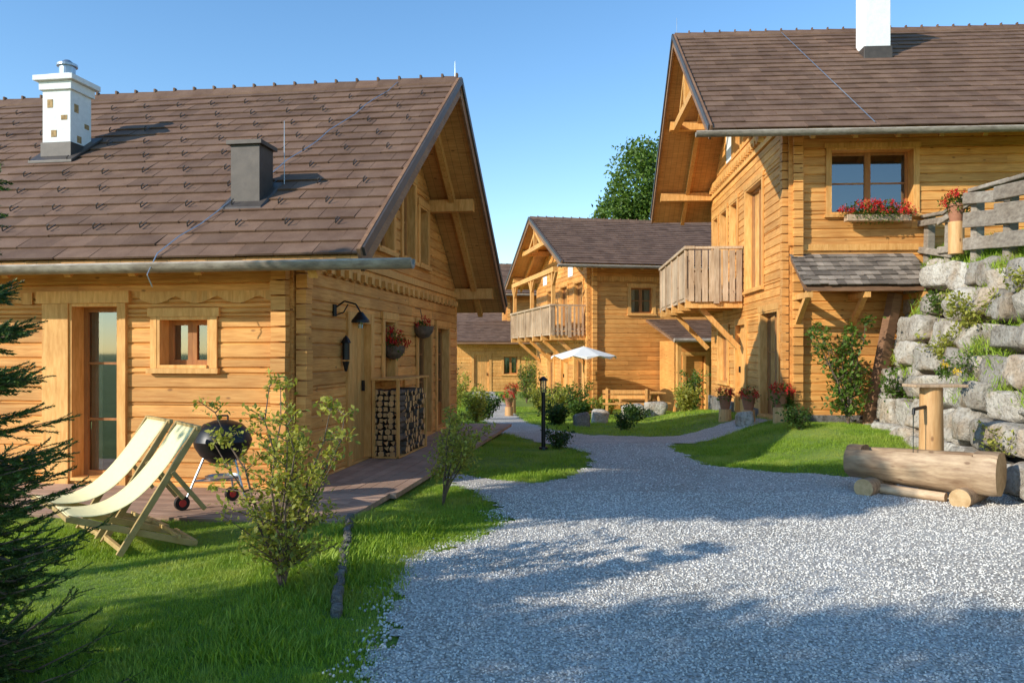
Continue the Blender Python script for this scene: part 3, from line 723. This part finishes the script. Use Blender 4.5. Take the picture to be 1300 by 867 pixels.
# ---------------------------------------------------------------- grass
def tuft(nb,spread,seed):
    r=np.random.default_rng(seed); V=[];F=[]
    for i in range(nb):
        a=r.uniform(0,6.28); p=np.array([r.normal()*spread,r.normal()*spread,0]); w=.10*r.uniform(.7,1.2); h=r.uniform(.6,1.1)
        side=np.array([math.cos(a),math.sin(a),0])*w/2; lean=np.array([-math.sin(a),math.cos(a),0])*r.uniform(.1,.75)
        mid=p+lean*.35+np.array([0,0,h*.6]); tip=p+lean*1.0+np.array([0,0,h])
        o=len(V); V+=[p-side,p+side,mid+side*.8,mid-side*.8,tip]; F+=[(o,o+1,o+2),(o,o+2,o+3),(o+3,o+2,o+4)]
    return np.array(V),np.array(F)
T1=tuft(8,.55,1)
cL,sL=math.cos(thL),math.sin(thL)
def blocked(x,y):
    dx,dy=x+2.43,y-8.84; s=dx*cL+dy*sL; t=-dx*sL+dy*cL
    b=(s<1.2)&(t>-1.62)&(t<9)&(s>-10)
    dx,dy=x-5.24,y-15; c,s_=math.cos(thR),math.sin(thR); s=dx*c+dy*s_; t=-dx*s_+dy*c
    b|=(s>-.1)&(t>-.1)&(t<8.1)
    b|=(x>xbf(y)+.05)&(y<15)
    return b
def grass(n,x0,x1,y0,y1,h0,h1):
    x=rng.uniform(x0,x1,n);y=rng.uniform(y0,y1,n); k=~inpoly(x+rng.normal(scale=.05,size=n),y+rng.normal(scale=.05,size=n))&~blocked(x,y)&(np.abs(x)/np.maximum(y,.1)<.75)
    x=x[k];y=y[k];n=len(x); pat=.8+.4*np.sin(x*1.9+y*1.3)*np.sin(x*.7-y*2.3)
    return scat(T1[0],T1[1],np.stack([x,y,H(x,y)],-1),rande(n,.2),rng.uniform(h0,h1,n)*pat)
V,F=merge([grass(44000,-5,0.1,3.2,7.6,.022,.05),grass(9000,-1.6,.2,5,10.5,.03,.06),grass(10000,-1.5,1.4,9.4,17,.035,.06),grass(16000,2.4,7,9.8,15.2,.035,.065),grass(16000,0,9,15,30,.05,.09),grass(6000,-3,0,16,40,.07,.12),grass(1500,-1.6,-.7,4,7.2,.06,.11)])
x=rng.uniform(0,2.2,9000)**1.3;y=rng.uniform(7,14.9,9000)
hv,hf=scat(T1[0],T1[1],np.stack([xbf(y)+1.1+x,y,hillz(y,x)],-1),rande(9000,.3),rng.uniform(.05,.13,9000))
cy=rng.uniform(7.5,14.5,40); ck=rng.uniform(.1,1,40)**.6; ci=rng.integers(0,40,1500)
y=cy[ci]+rng.normal(scale=.13,size=1500); k=np.clip(ck[ci]+rng.normal(scale=.03,size=1500),0,1.02)
wv,wf=scat(T1[0],T1[1],np.stack([xbf(y)+k*1.15-.02,y,k*ztf(y)],-1),rande(1500,.6),rng.uniform(.05,.14,1500))
V,F=merge([(V,F),(hv,hf),(wv,wf)]); fast('lawn_grass',V,F,M_GRASS)

# ---------------------------------------------------------------- plants
def shrub(name,x,y,h,rad,stems,leaves,ls,mat,z=None,clear=.2,wild=1.5):
    z=float(H(x,y)) if z is None else z
    root=empty(name,(x,y,z)); mb=MB(); nodes=[]
    for s in range(stems):
        a=R(0,6.28); r=rad*R(.2,1); hh=h*R(.65,1); pts=[];
        for i in range(7):
            t=i/6; pts.append(Vector((math.cos(a)*r*t**1.3+R(-.02,.02)*h*t*wild,math.sin(a)*r*t**1.3+R(-.02,.02)*h*t*wild,hh*t)))
        rr=.0105*h; mb.tube(pts,[rr*(1-.8*i/6) for i in range(7)],0,5)
        for i in range(1,7):
            if pts[i].z<h*clear: continue
            nodes.append((pts[i],1.))
            for b in range(2):
                b2=R(0,6.28); l=rad*R(.2,.7)*(1.1-i/8); q=pts[i]+Vector((math.cos(b2)*l,math.sin(b2)*l,l*R(.1,.9)))
                mb.tube([pts[i],q],[rr*.35,rr*.15],0,4)
                for k in (.35,.55,.75,.9,1.): nodes.append((pts[i].lerp(q,k),1.))
    mb.obj('stems',[M_BARK],root)
    idx=rng.integers(0,len(nodes),leaves); P=np.array([nodes[i][0][:] for i in idx])+rng.normal(scale=ls*.55,size=(leaves,3))
    D=rng.normal(size=(leaves,3)); D[:,2]+=.2
    V,F=scat(LEAFV,LEAFF,P,fromdir(D,rng.uniform(-1,1,leaves)),rng.uniform(.6,1.2,leaves)*ls)
    V[:,2]=np.maximum(V[:,2],.01)
    fast('leaves',V,F,mat,root); return root
shrub('young_shrub',-1.50,5.2,1.34,.54,12,4200,.046,M_LEAFY,clear=.08)
shrub('young_shrub',-.72,8.3,.98,.48,9,2300,.05,M_LEAFY,clear=.3)
shrub('climbing_shrub',6.0,14.2,1.9,.6,10,1800,.10,M_LEAF,clear=.05)
shrub('climbing_shrub',6.6,13.6,1.2,.5,6,900,.09,M_LEAF,clear=.1)
shrub('low_shrub',.78,13.3,.3,.28,10,700,.06,M_LEAFD,clear=0)
shrub('low_shrub',4.9,13.6,.35,.35,10,900,.06,M_LEAFD,clear=0)
shrub('low_shrub',2.5,17.8,.35,.3,10,700,.07,M_LEAFD,clear=0)
shrub('low_shrub',5.1,15.0,.5,.3,8,700,.07,M_LEAF,clear=0)
for (x,y,h,r) in ((-.95,21,.9,.5),(-.85,24,.7,.5),(1.3,23,.9,.5),(1.6,25.5,.9,.7),(2.2,27.8,1.0,.6),(1.0,27.5,.9,.5),(3.1,26.8,.6,.5),(4.9,22.5,.7,.5),(-2.1,30,1.2,.7),(5.5,24,1.3,.5),(.6,33,1.4,.8),(-3.2,36,1.4,.9),(0.9,38,1.8,1.0),(1.1,20,.5,.4),(2.0,24,.5,.5),(3.4,22,.4,.4)):
    shrub('garden_shrub',x,y,h,r,12,1300,.10,random.choice([M_LEAF,M_LEAFD,M_LEAFY]),clear=0,wild=4)
for y,k,h,n,s in ((12.0,.55,.5,500,.08),(11.5,.72,.6,600,.08),(11.0,.5,.35,250,.06),(12.9,.8,.4,350,.07),(9.2,.18,.35,260,.06),(10.4,.92,.4,300,.07)):
    shrub('wall_plant',xbf(y)+k*1.15-.12,y,h,.38,9,n,s,random.choice([M_LEAF,M_LEAFY]),z=k*ztf(y)-.08,clear=0,wild=6)

def flowers(name,x,y,z,rx,ry,rz,nl,nf,box=None,mat=M_FLOWR,rot=0):
    root=empty(name,(x,y,z),rot)
    if box=='trough':
        mb=MB(); mb.box(-rx*.9,rx*.9,-.08,.08,-.15,-.03,0); mb.obj('planter_box',[M_BALC],root,bevel=.01)
    elif box=='pot':
        mb=MB(); mb.lathe((0,0,-.28),[(0,0),(.09,0),(.14,.25),(.155,.25),(.155,.29),(.12,.29),(.1,.26),(0,.26)],0); mb.obj('pot',[M_TERRA],root,smooth=True)
    elif box=='basket':
        mb=MB(); mb.lathe((0,0,-.22),[(0,0),(.1,.03),(.17,.12),(.19,.22),(.0,.2)],0); mb.tube([(.0,0,.0),(-.05,0,.3),(-.22,0,.33)],.008,0); mb.obj('basket',[M_BARK],root,smooth=True)
    P=rng.normal(size=(nl,3)); P/=np.linalg.norm(P,axis=1,keepdims=True); P*=rng.uniform(.4,1.1,(nl,1))*np.array([rx,ry,rz]); P[:,2]+=rz*.1
    V,F=scat(LEAFV,LEAFF,P,fromdir(rng.normal(size=(nl,3))),rng.uniform(.6,1.2,nl)*.065); fast('leaves',V,F,M_LEAF,root)
    C=rng.normal(size=(nf,3)); C/=np.linalg.norm(C,axis=1,keepdims=True); C*=rng.uniform(.8,1.2,(nf,1))*np.array([rx,ry,rz]); C[:,2]=np.abs(C[:,2])*1.1-rz*.25+rz*.2; C[:,1]-=ry*.3
    P=np.repeat(C,16,0)+rng.normal(scale=.022,size=(nf*16,3)); n=len(P)
    V,F=scat(LEAFV,LEAFF,P,rande(n,1.5),rng.uniform(.6,1.2,n)*.038); fast('blossoms',V,F,mat,root)
flowers('geranium_window_box',6.75,14.7,4.16,.66,.17,.2,1500,75,'trough')
flowers('geranium_basket',-1.85,12.45,1.7,.22,.22,.22,400,38,'basket')
flowers('geranium_basket',-1.55,13.9,2.05,.14,.14,.12,160,10,'basket')
flowers('geranium_pot',4.75,16.0,.72,.2,.2,.17,300,20,'pot'); flowers('geranium_pot',5.02,14.9,.85,.22,.2,.17,300,22,'pot')
flowers('geranium_pot',4.6,17.2,.65,.18,.2,.17,300,20,'pot')
flowers('geranium_pot',7.25,13.0,4.0,.25,.2,.2,400,26,'pot')
flowers('geranium_pot',-.1,26,.1,.25,.25,.2,300,20,'pot');flowers('geranium_pot',.0,27,.35,.25,.25,.2,300,20,'pot')
mb=MB()
for x,y,z in ((4.75,16.0,.44),(5.02,14.9,.57),(4.6,17.2,.37),(-.1,26,-.18),(.0,27,.07)): mb.cyl((x,y,float(H(x,y))-.05),(x,y,z),.14,.13,0,14)
mb.cyl((7.25,13.0,3.2),(7.25,13.0,3.72),.12,.12,0,14)
mb.obj('flower_pot_stumps',[M_POST],smooth=True)

def twig(nn,seed,wd):
    r=np.random.default_rng(seed); V=[(0,-.012,0),(0,.012,0),(1,0,0)];F=[(0,1,2)]
    for i in range(nn):
        t=(i+r.uniform(0,1))/nn; a=r.uniform(0,6.28); l=.17*r.uniform(.8,1.2)*(1-.35*t); o=np.array([t,0,0]); d=np.array([.75,math.cos(a)*.75,math.sin(a)*.6])*l
        s=np.array([0,-math.sin(a),math.cos(a)])*wd; k=len(V); V+=[tuple(o-s),tuple(o+s),tuple(o+d)]; F+=[(k,k+1,k+2)]
    return np.array(V),np.array(F)
def fir(name,x,y,Ht,R0,z0,dz,per,tw,nn,twl,trunk=.05,wd=.016,pw=.8):
    root=empty(name,(x,y,float(H(x,y)))); tv,tf=twig(nn,3,wd); P=[];D=[];S=[]; mb=MB()
    mb.cyl((0,0,0),(0,0,Ht),trunk,.008,0,10)
    z=z0
    while z<Ht:
        rr=R0*(1-z/Ht)**pw+.05
        for b in range(per):
            a=R(0,6.28); l=rr*R(.5,1.15); zz=z+R(-dz,dz)*.4; drop=-.25*l+.35*l*(z/Ht)
            pts=[]
            for i in range(tw+1):
                t=i/tw; pts.append(Vector((math.cos(a)*l*t,math.sin(a)*l*t,zz+drop*math.sin(t*2.4)+.15*l*t*t)))
            mb.tube([pts[0],pts[tw//2],pts[-1]],[.010,.006,.002],0,4)
            for i in range(1,tw+1):
                dr=(pts[i]-pts[i-1]).normalized(); side=Vector((-math.sin(a),math.cos(a),0))
                for q in (-1,1):
                    P.append(pts[i][:]); v=dr*R(.6,1)+side*q*R(.5,1.1)+Vector((0,0,R(-.35,.25))); D.append(v[:]); S.append(twl*R(.6,1.2)*(1.2-.6*i/tw))
                P.append(pts[i-1][:]); D.append((dr+Vector((0,0,R(-.1,.3))))[:]); S.append(twl*R(.8,1.1))
        z+=dz*(1 if z<1.0 else 1.9)
    P=np.array(P);D=np.array(D);S=np.array(S); V,F=scat(tv,tf,P,fromdir(D,rng.uniform(0,6,len(P))),S)
    mb.obj('trunk_and_branches',[M_BARK],root); fast('needles',V,F,M_NEEDLE,root)
fir('fir_tree',-2.60,3.7,2.5,.68,.06,.10,13,6,56,.17,wd=.026,pw=1.0)
def tree(name,x,y,lobes,n,ls,mat,th,tr=.2,thr=-.1):
    root=empty(name,(x,y,float(H(x,y)))); mb=MB()
    mb.tube([(0,0,-.2),(.1,0,th*.5),(0,.1,th)],[tr,tr*.7,tr*.45],0,10); P=[]
    from mathutils import noise as mn
    for (cx,cy,cz,rx,ry,rz) in lobes:
        mb.tube([(0,.05,th*.75),((cx)*.5,cy*.5,(th*.75+cz)/2),(cx,cy,cz)],[tr*.4,tr*.25,tr*.08],0,6)
        m=int(n*rx*ry*rz/sum(l[3]*l[4]*l[5] for l in lobes)); c=0
        while c<m:
            v=Vector((random.gauss(0,1),random.gauss(0,1),random.gauss(0,1))).normalized()*R(.35,1)**.5*R(.85,1.12)
            p=Vector((cx+v.x*rx,cy+v.y*ry,cz+v.z*rz)); c+=1
            if mn.noise(p*(1.6/max(rx,1)**.3)+Vector((x,y,0)))<thr: continue
            P.append(p[:])
    P=np.array(P); m=len(P); k=5
    P=np.repeat(P,k,0)+rng.normal(scale=ls*.9,size=(m*k,3)); D=rng.normal(size=(m*k,3))
    V,F=scat(LEAFV,LEAFF,P,fromdir(D,rng.uniform(-2,2,m*k)),rng.uniform(.6,1.2,m*k)*ls*1.3); mb.obj('trunk_and_limbs',[M_BARK],root,smooth=True); fast('leaves',V,F,mat,root)
tree('unseen_shade_tree',9.0,58,[(0,0,14.2,1.9,2,3.3),(-1.3,.3,11.5,1.9,2,2.6),(1.5,-.3,11.5,2,2,3),(0,0,8.5,2.8,2.5,3),(-2,0,8.2,1.6,2,2),(.7,0,16.2,1.1,1.2,1.6)],8500,.24,M_LEAF,13,.35,thr=-.05)
# unseen trees on the left, crowns shaped as occluders to shade lawn and drive
B=math.radians(33); E=math.radians(26); cB,sB,tE=math.cos(B),math.sin(B),math.tan(E)
def shade_tree(X0,wc,spots,r,rz,n,ls,mat,th,thr):
    """crown lobes placed on the sun rays of the ground spots they shade"""
    Y0=(wc+sB*X0)/cB; lob=[]
    for X,Y in spots:
        w=-sB*X+cB*Y; lob.append((R(-.1,.1),(w-wc)/cB,(X-X0)/cB*tE,r,r*1.05,rz))
    tree('unseen_shade_tree',X0,Y0,lob,n,ls,mat,th,.13,thr=thr)
shade_tree(-8.2,6.4,[(.2,8.7),(1.0,8.7),(1.8,8.7),(2.6,8.7),(3.4,8.8),(1.4,9.9),(2.6,10.0),(3.8,10.0)],.68,.5,5200,.14,M_LEAFD,4.8,-1)  # occluder crown, added to cast the shade band across the drive
shade_tree(-8.0,2.4,[(-1.4,4.4),(.3,3.9),(2.0,3.7),(3.8,3.8),(1.0,2.6),(5.2,4.2)],.95,.7,3600,.13,M_LEAF,4.4,-.08)
xs=np.linspace(-400,400,80); ys=np.linspace(160,420,30)
V,F=grid(xs,ys,lambda X,Y:-3+19*sst(170,330,Y)*(1+.25*np.sin(X*.021+1)+.15*np.sin(X*.05))+.8*np.sin(X*.4+Y*.3)); fast('distant_hills',V,F,M_LEAFD)

# ---------------------------------------------------------------- deck chairs
def deckchair(x,y,rot):
    z=float(H(x,y)); root=empty('deck_chair',(x,y,z),rot); mb=MB(); w=.27
    for s in (-w,w):
        mb.beam((-.42,s,.95),(.16,s,.02),.028,.05,0); mb.beam((.5,s*.9,.34),(-.42,s*.9,.02),.028,.05,0); mb.beam((-.22,s*1.07,.62),(-.47,s*1.07,.3),.02,.035,0);
    mb.beam((-.42,-w-.03,.95),(-.42,w+.03,.95),.035,.035,0); mb.beam((.5,-w-.02,.34),(.5,w+.02,.34),.035,.035,0)
    mb.beam((.14,-w,.06),(.14,w,.06),.03,.04,0); mb.beam((-.40,-w,.04),(-.40,w,.04),.03,.04,0); mb.beam((-.28,-w,.10),(-.28,w,.10),.02,.03,0)
    mb.obj('frame',[M_CHAIRW],root,bevel=.004)
    n=20; A=Vector((-.42,0,.965)); B_=Vector((.5,0,.36)); vs=[];
    for i in range(n+1):
        t=i/n; p=A.lerp(B_,t); sag=.22*math.sin(math.pi*t**1.15); p=p+Vector((-.12,0,-1)).normalized()*sag
        for j in range(7):
            s=-w+.03+(2*w-.06)*j/6; vs.append((p.x,s,p.z-.02*math.cos(math.pi*(j/3-1)*.5)*math.sin(math.pi*t)))
    fs=[(i*7+j,i*7+j+1,(i+1)*7+j+1,(i+1)*7+j) for i in range(n) for j in range(6)]
    m2=MB(); m2.add(vs,fs,0); o=m2.obj('canvas_seat',[M_CANVAS],root,smooth=True); sm=o.modifiers.new('t','SOLIDIFY'); sm.thickness=.005
fa=math.atan2(-.62,-.78)
deckchair(-3.0,6.3,fa); deckchair(-3.45,6.8,fa+.08)
root=empty('charcoal_grill',(-2.85,7.85,.085)); mb=MB()
mb.lathe((0,0,.62),[(0,-.2),(.12,-.185),(.21,-.12),(.265,-.03),(.275,.02),(.28,.025),(.275,.04),(.25,.12),(.18,.19),(.08,.225),(0,.23)],0,28)
mb.tube([(-.05,0,.85),(-.05,0,.89),(.05,0,.89),(.05,0,.85)],.01,0)
mb.obj('kettle',[M_BLACK],root,smooth=True); mb=MB()
L=[(.22,-.1),(-.24,-.16),(-.0,.25)]
for a,b in L: mb.cyl((a*.6,b*.6,.5),(a*1.25,b*1.25,.05),.011,.011,0,8)
mb.tube([(L[0][0]*.95,L[0][1]*.95,.27),(L[1][0]*.95,L[1][1]*.95,.27),(L[2][0]*.95,L[2][1]*.95,.27),(L[0][0]*.95,L[0][1]*.95,.27)],.007,0)
mb.lathe((0,0,.27),[(0,0),(.16,.01),(.17,.03)],0); mb.obj('legs',[M_METAL],root,smooth=True); mb=MB()
for a,b in L[1:]: mb.cyl((a*1.25-.03,b*1.25,.07),(a*1.25+.0,b*1.25-.03,.07),.07,.07,0,20); mb.cyl((a*1.25-.035,b*1.25,.07),(a*1.25+.005,b*1.25-.035,.07),.035,.035,1,16)
mb.obj('wheels',[M_BLACK,M_RED],root,smooth=True)
root=empty('garden_lamp',(.52,13.2,float(H(.52,13.2)))); mb=MB()
mb.cyl((0,0,0),(0,0,.95),.035,.035,0,12); mb.cyl((0,0,0),(0,0,.05),.08,.07,0,14); mb.cyl((0,0,.95),(0,0,1.14),.045,.05,1,12); mb.lathe((0,0,1.14),[(.075,0),(.07,.03),(.02,.07),(0,.075)],0)
for i in range(4): mb.cyl((.045*math.cos(i*1.57),.045*math.sin(i*1.57),.95),(.05*math.cos(i*1.57),.05*math.sin(i*1.57),1.15),.005,.005,0,6)
mb.obj('post_and_head',[M_BLACK,M_GLASS],root,smooth=True)
def trough():
    root=empty('log_water_trough',(4.52,8.8,.35),math.radians(-43)); n=28; hl=.77; X=[-.77,-.73,-.66,-.60,-.585,-.36,-.12,.1,.32,.53,.545,.62,.71,.77]
    rings=[]
    for i,x in enumerate(X):
        solid=x<=-.60 or x>=.545; r=.205+.06*(x+hl)/(2*hl)+R(-.010,.010)
        if i in (0,len(X)-1): r*=.95
        ring=[]; a0=math.radians(50)
        for j in range(n+1):
            t=math.pi/2+a0+(2*math.pi-2*a0)*j/n; q=r*(1+.05*math.sin(3*t+x*3)+.025*math.sin(7*t+x*7)); ring.append((x,q*math.cos(t),q*math.sin(t)))
        ztop=r*math.cos(a0)*.99; hw=r*math.sin(a0)*.8
        for j in range(n+1):
            u=j/n; yy=hw*math.cos(math.pi*u); dep=(-.045 if solid else .2)*math.sin(math.pi*u)**.6
            ring.append((x,yy,ztop-dep))
        rings.append(ring)
    K=len(rings[0]); vs=[v for r in rings for v in r]
    mb=MB(); mb.add(vs,[(i*K+j,i*K+(j+1)%K,(i+1)*K+(j+1)%K,(i+1)*K+j) for i in range(len(X)-1) for j in range(K)],0)
    mb.F+=[tuple(range(K)),tuple(range((len(X)-1)*K,len(X)*K))]; mb.M+=[1,1]
    mb.obj('hollowed_log',[M_LOG,M_LOGEND],root,smooth=True)
    mb=MB(); mb.add([(-.58,-.13,.08),(.53,-.13,.08),(.53,.13,.08),(-.58,.13,.08)],[(0,1,2,3)],0); mb.obj('water',[M_WATER],root)
    mb=MB()
    for x in (-.48,.48): mb.cyl((x,-.40,-.26),(x+.03,.36,-.26),.105,.095,0,16,capm=1)
    mb.cyl((-.55,-.12,-.28),(.3,-.2,-.29),.06,.05,0,12,capm=1); mb.obj('support_logs',[M_LOG,M_LOGEND],root,smooth=True)
trough()
root=empty('fountain_post',(4.80,9.12,0)); mb=MB()
mb.cyl((0,0,0),(0,0,1.2),.135,.12,0,20); mb.cyl((-.08,-.05,.98),(-.30,-.2,.96),.022,.018,1,10); mb.cyl((-.30,-.2,.96),(-.31,-.21,.9),.018,.016,1,10)
mb.obj('log_post',[M_POST,M_BLACK],root,smooth=True); mb=MB(); mb.box(-.26,.34,-.16,.16,1.2,1.235,0); mb.obj('top_board',[M_BALC],root,bevel=.008)
mb=MB(); mb.cyl((-.31,-.21,.9),(-.315,-.215,.42),.006,.004,0,6); mb.obj('water_jet',[M_WATER],root)
flowers('yellow_flowers',5.6,10.3,1.35,.12,.12,.1,150,5,None,M_FLOWY)
root=empty('wooden_fence'); mb=MB(); pp=[]
for y in (14.7,13.7,12.6,11.5,10.3,9.2):
    x=xbf(y)+1.25; z=float(hillz(y,.15)); hh=1.2 if y<13 else .95
    mb.beam((x,y,z-.2),(x+.02,y+R(-.03,.03),z+hh-.06),.14,.16,0,up=(0,1,0)); pp.append((x,y,z,hh))
for (a,b) in zip(pp[:-1],pp[1:]):
    low=a[3]<1
    for k,(fz,hh) in enumerate(((.25,.24),(.55,.30),(.82,.22))):
        if low and k==1: continue
        sx=-.09; j=R(-.07,.07)
        mb.beam((a[0]+sx,a[1]+.2,a[2]+fz*a[3]+j),(b[0]+sx,b[1]-.2,b[2]+fz*b[3]-j),.055,hh*R(.8,1.05)*(.55 if low else 1),0)
    mb.beam((a[0],a[1]+.1,a[2]+a[3]-.04),(b[0],b[1]-.1,b[2]+b[3]-.04),.18,.06,0)
mb.obj('posts_and_planks',[M_GREY],root,bevel=.014)
shrub('garden_shrub',7.6,10.9,1.35,.4,7,500,.08,M_LEAFY,z=3.1,clear=.3)
root=empty('parasol',(2.45,27.2,-.48)); mb=MB(); mb.cyl((0,0,0),(0,0,2.3),.03,.025,1,10); mb.cyl((0,0,0),(0,0,.08),.3,.28,1,20)
k=8; top=(0,0,2.28); rim=[(1.12*math.cos(2*math.pi*i/k),1.12*math.sin(2*math.pi*i/k),1.93) for i in range(k)]; mid=[(1.2*math.cos(2*math.pi*(i+.5)/k)*.93,1.2*math.sin(2*math.pi*(i+.5)/k)*.93,1.96) for i in range(k)]
vs=[top];
for i in range(k): vs+=[rim[i],mid[i],(rim[i][0],rim[i][1],1.84)]
fs=[]
for i in range(k): a=1+3*i;b=1+3*((i+1)%k); fs+=[(0,a,a+1),(0,a+1,b),(a,a+2,a+1),(a+1,b+2,b)]
mb.add(vs,fs,0); mb.obj('canopy',[M_PARASOL,M_TRIM],root)
root=empty('picnic_table',(4.1,26.3,-.48),.15); mb=MB()
for i in range(5): mb.box(-.9,.9,-.38+i*.155,-.38+i*.155+.145,.72,.76,0)
for s in (-.72,.72):
    for i in range(2): mb.box(-.9,.9,s-.14+i*.145,s-.14+i*.145+.135,.42,.46,0)
for x in (-.65,.65):
    mb.beam((x,-.75,0),(x,-.2,.72),.05,.09,0);mb.beam((x,.75,0),(x,.2,.72),.05,.09,0);mb.beam((x+.06,-.8,.39),(x+.06,.8,.39),.04,.09,0)
mb.obj('table_and_benches',[M_TRIM],root)
root=empty('garden_bench',(3.6,25.0,-.46),-.1); mb=MB()
for i in range(3): mb.box(-.75,.75,-.2+i*.14,-.2+i*.14+.125,.42,.455,0)
for i in range(2): mb.box(-.75,.75,.24,.27,.58+i*.16,.70+i*.16,0)
for x in (-.62,.62): mb.box(x-.04,x+.04,-.18,-.1,0,.42,0); mb.box(x-.04,x+.04,.18,.24,0,.9,0)
mb.obj('seat_and_back',[M_TRIM],root)

# ---------------------------------------------------------------- light / world / camera
d=Vector((cB*math.cos(E),sB*math.cos(E),-math.sin(E)))
sun=bpy.data.lights.new('sun','SUN'); sun.energy=5.0; sun.angle=math.radians(.5); sun.color=(1,.95,.84)
so=bpy.data.objects.new('sun',sun); so.rotation_euler=d.to_track_quat('-Z','Y').to_euler(); link(so)
w=bpy.data.worlds.new('World'); scene.world=w; w.use_nodes=True; nt=w.node_tree
sky=nt.nodes.new('ShaderNodeTexSky'); sky.sky_type='NISHITA'; sky.sun_disc=False; sky.sun_elevation=E
sky.sun_rotation=math.atan2(-d.x,-d.y)%(2*math.pi); sky.air_density=1.0; sky.dust_density=.0; sky.ozone_density=1.4
hs=nt.nodes.new('ShaderNodeHueSaturation'); hs.inputs['Saturation'].default_value=1.22; hs.inputs['Value'].default_value=1.6
nt.links.new(sky.outputs[0],hs.inputs['Color']); nt.links.new(hs.outputs[0],nt.nodes['Background'].inputs[0]); nt.nodes['Background'].inputs[1].default_value=.15
scene.view_settings.view_transform='Standard'; scene.view_settings.look='None'; scene.view_settings.exposure=0
cam=bpy.data.cameras.new('camera'); cam.lens=28; cam.sensor_width=36; cam.shift_y=.0104; cam.clip_end=2000
co=bpy.data.objects.new('camera',cam); co.location=(0,0,1.6); co.rotation_euler=(math.radians(90),0,0); link(co); scene.camera=co
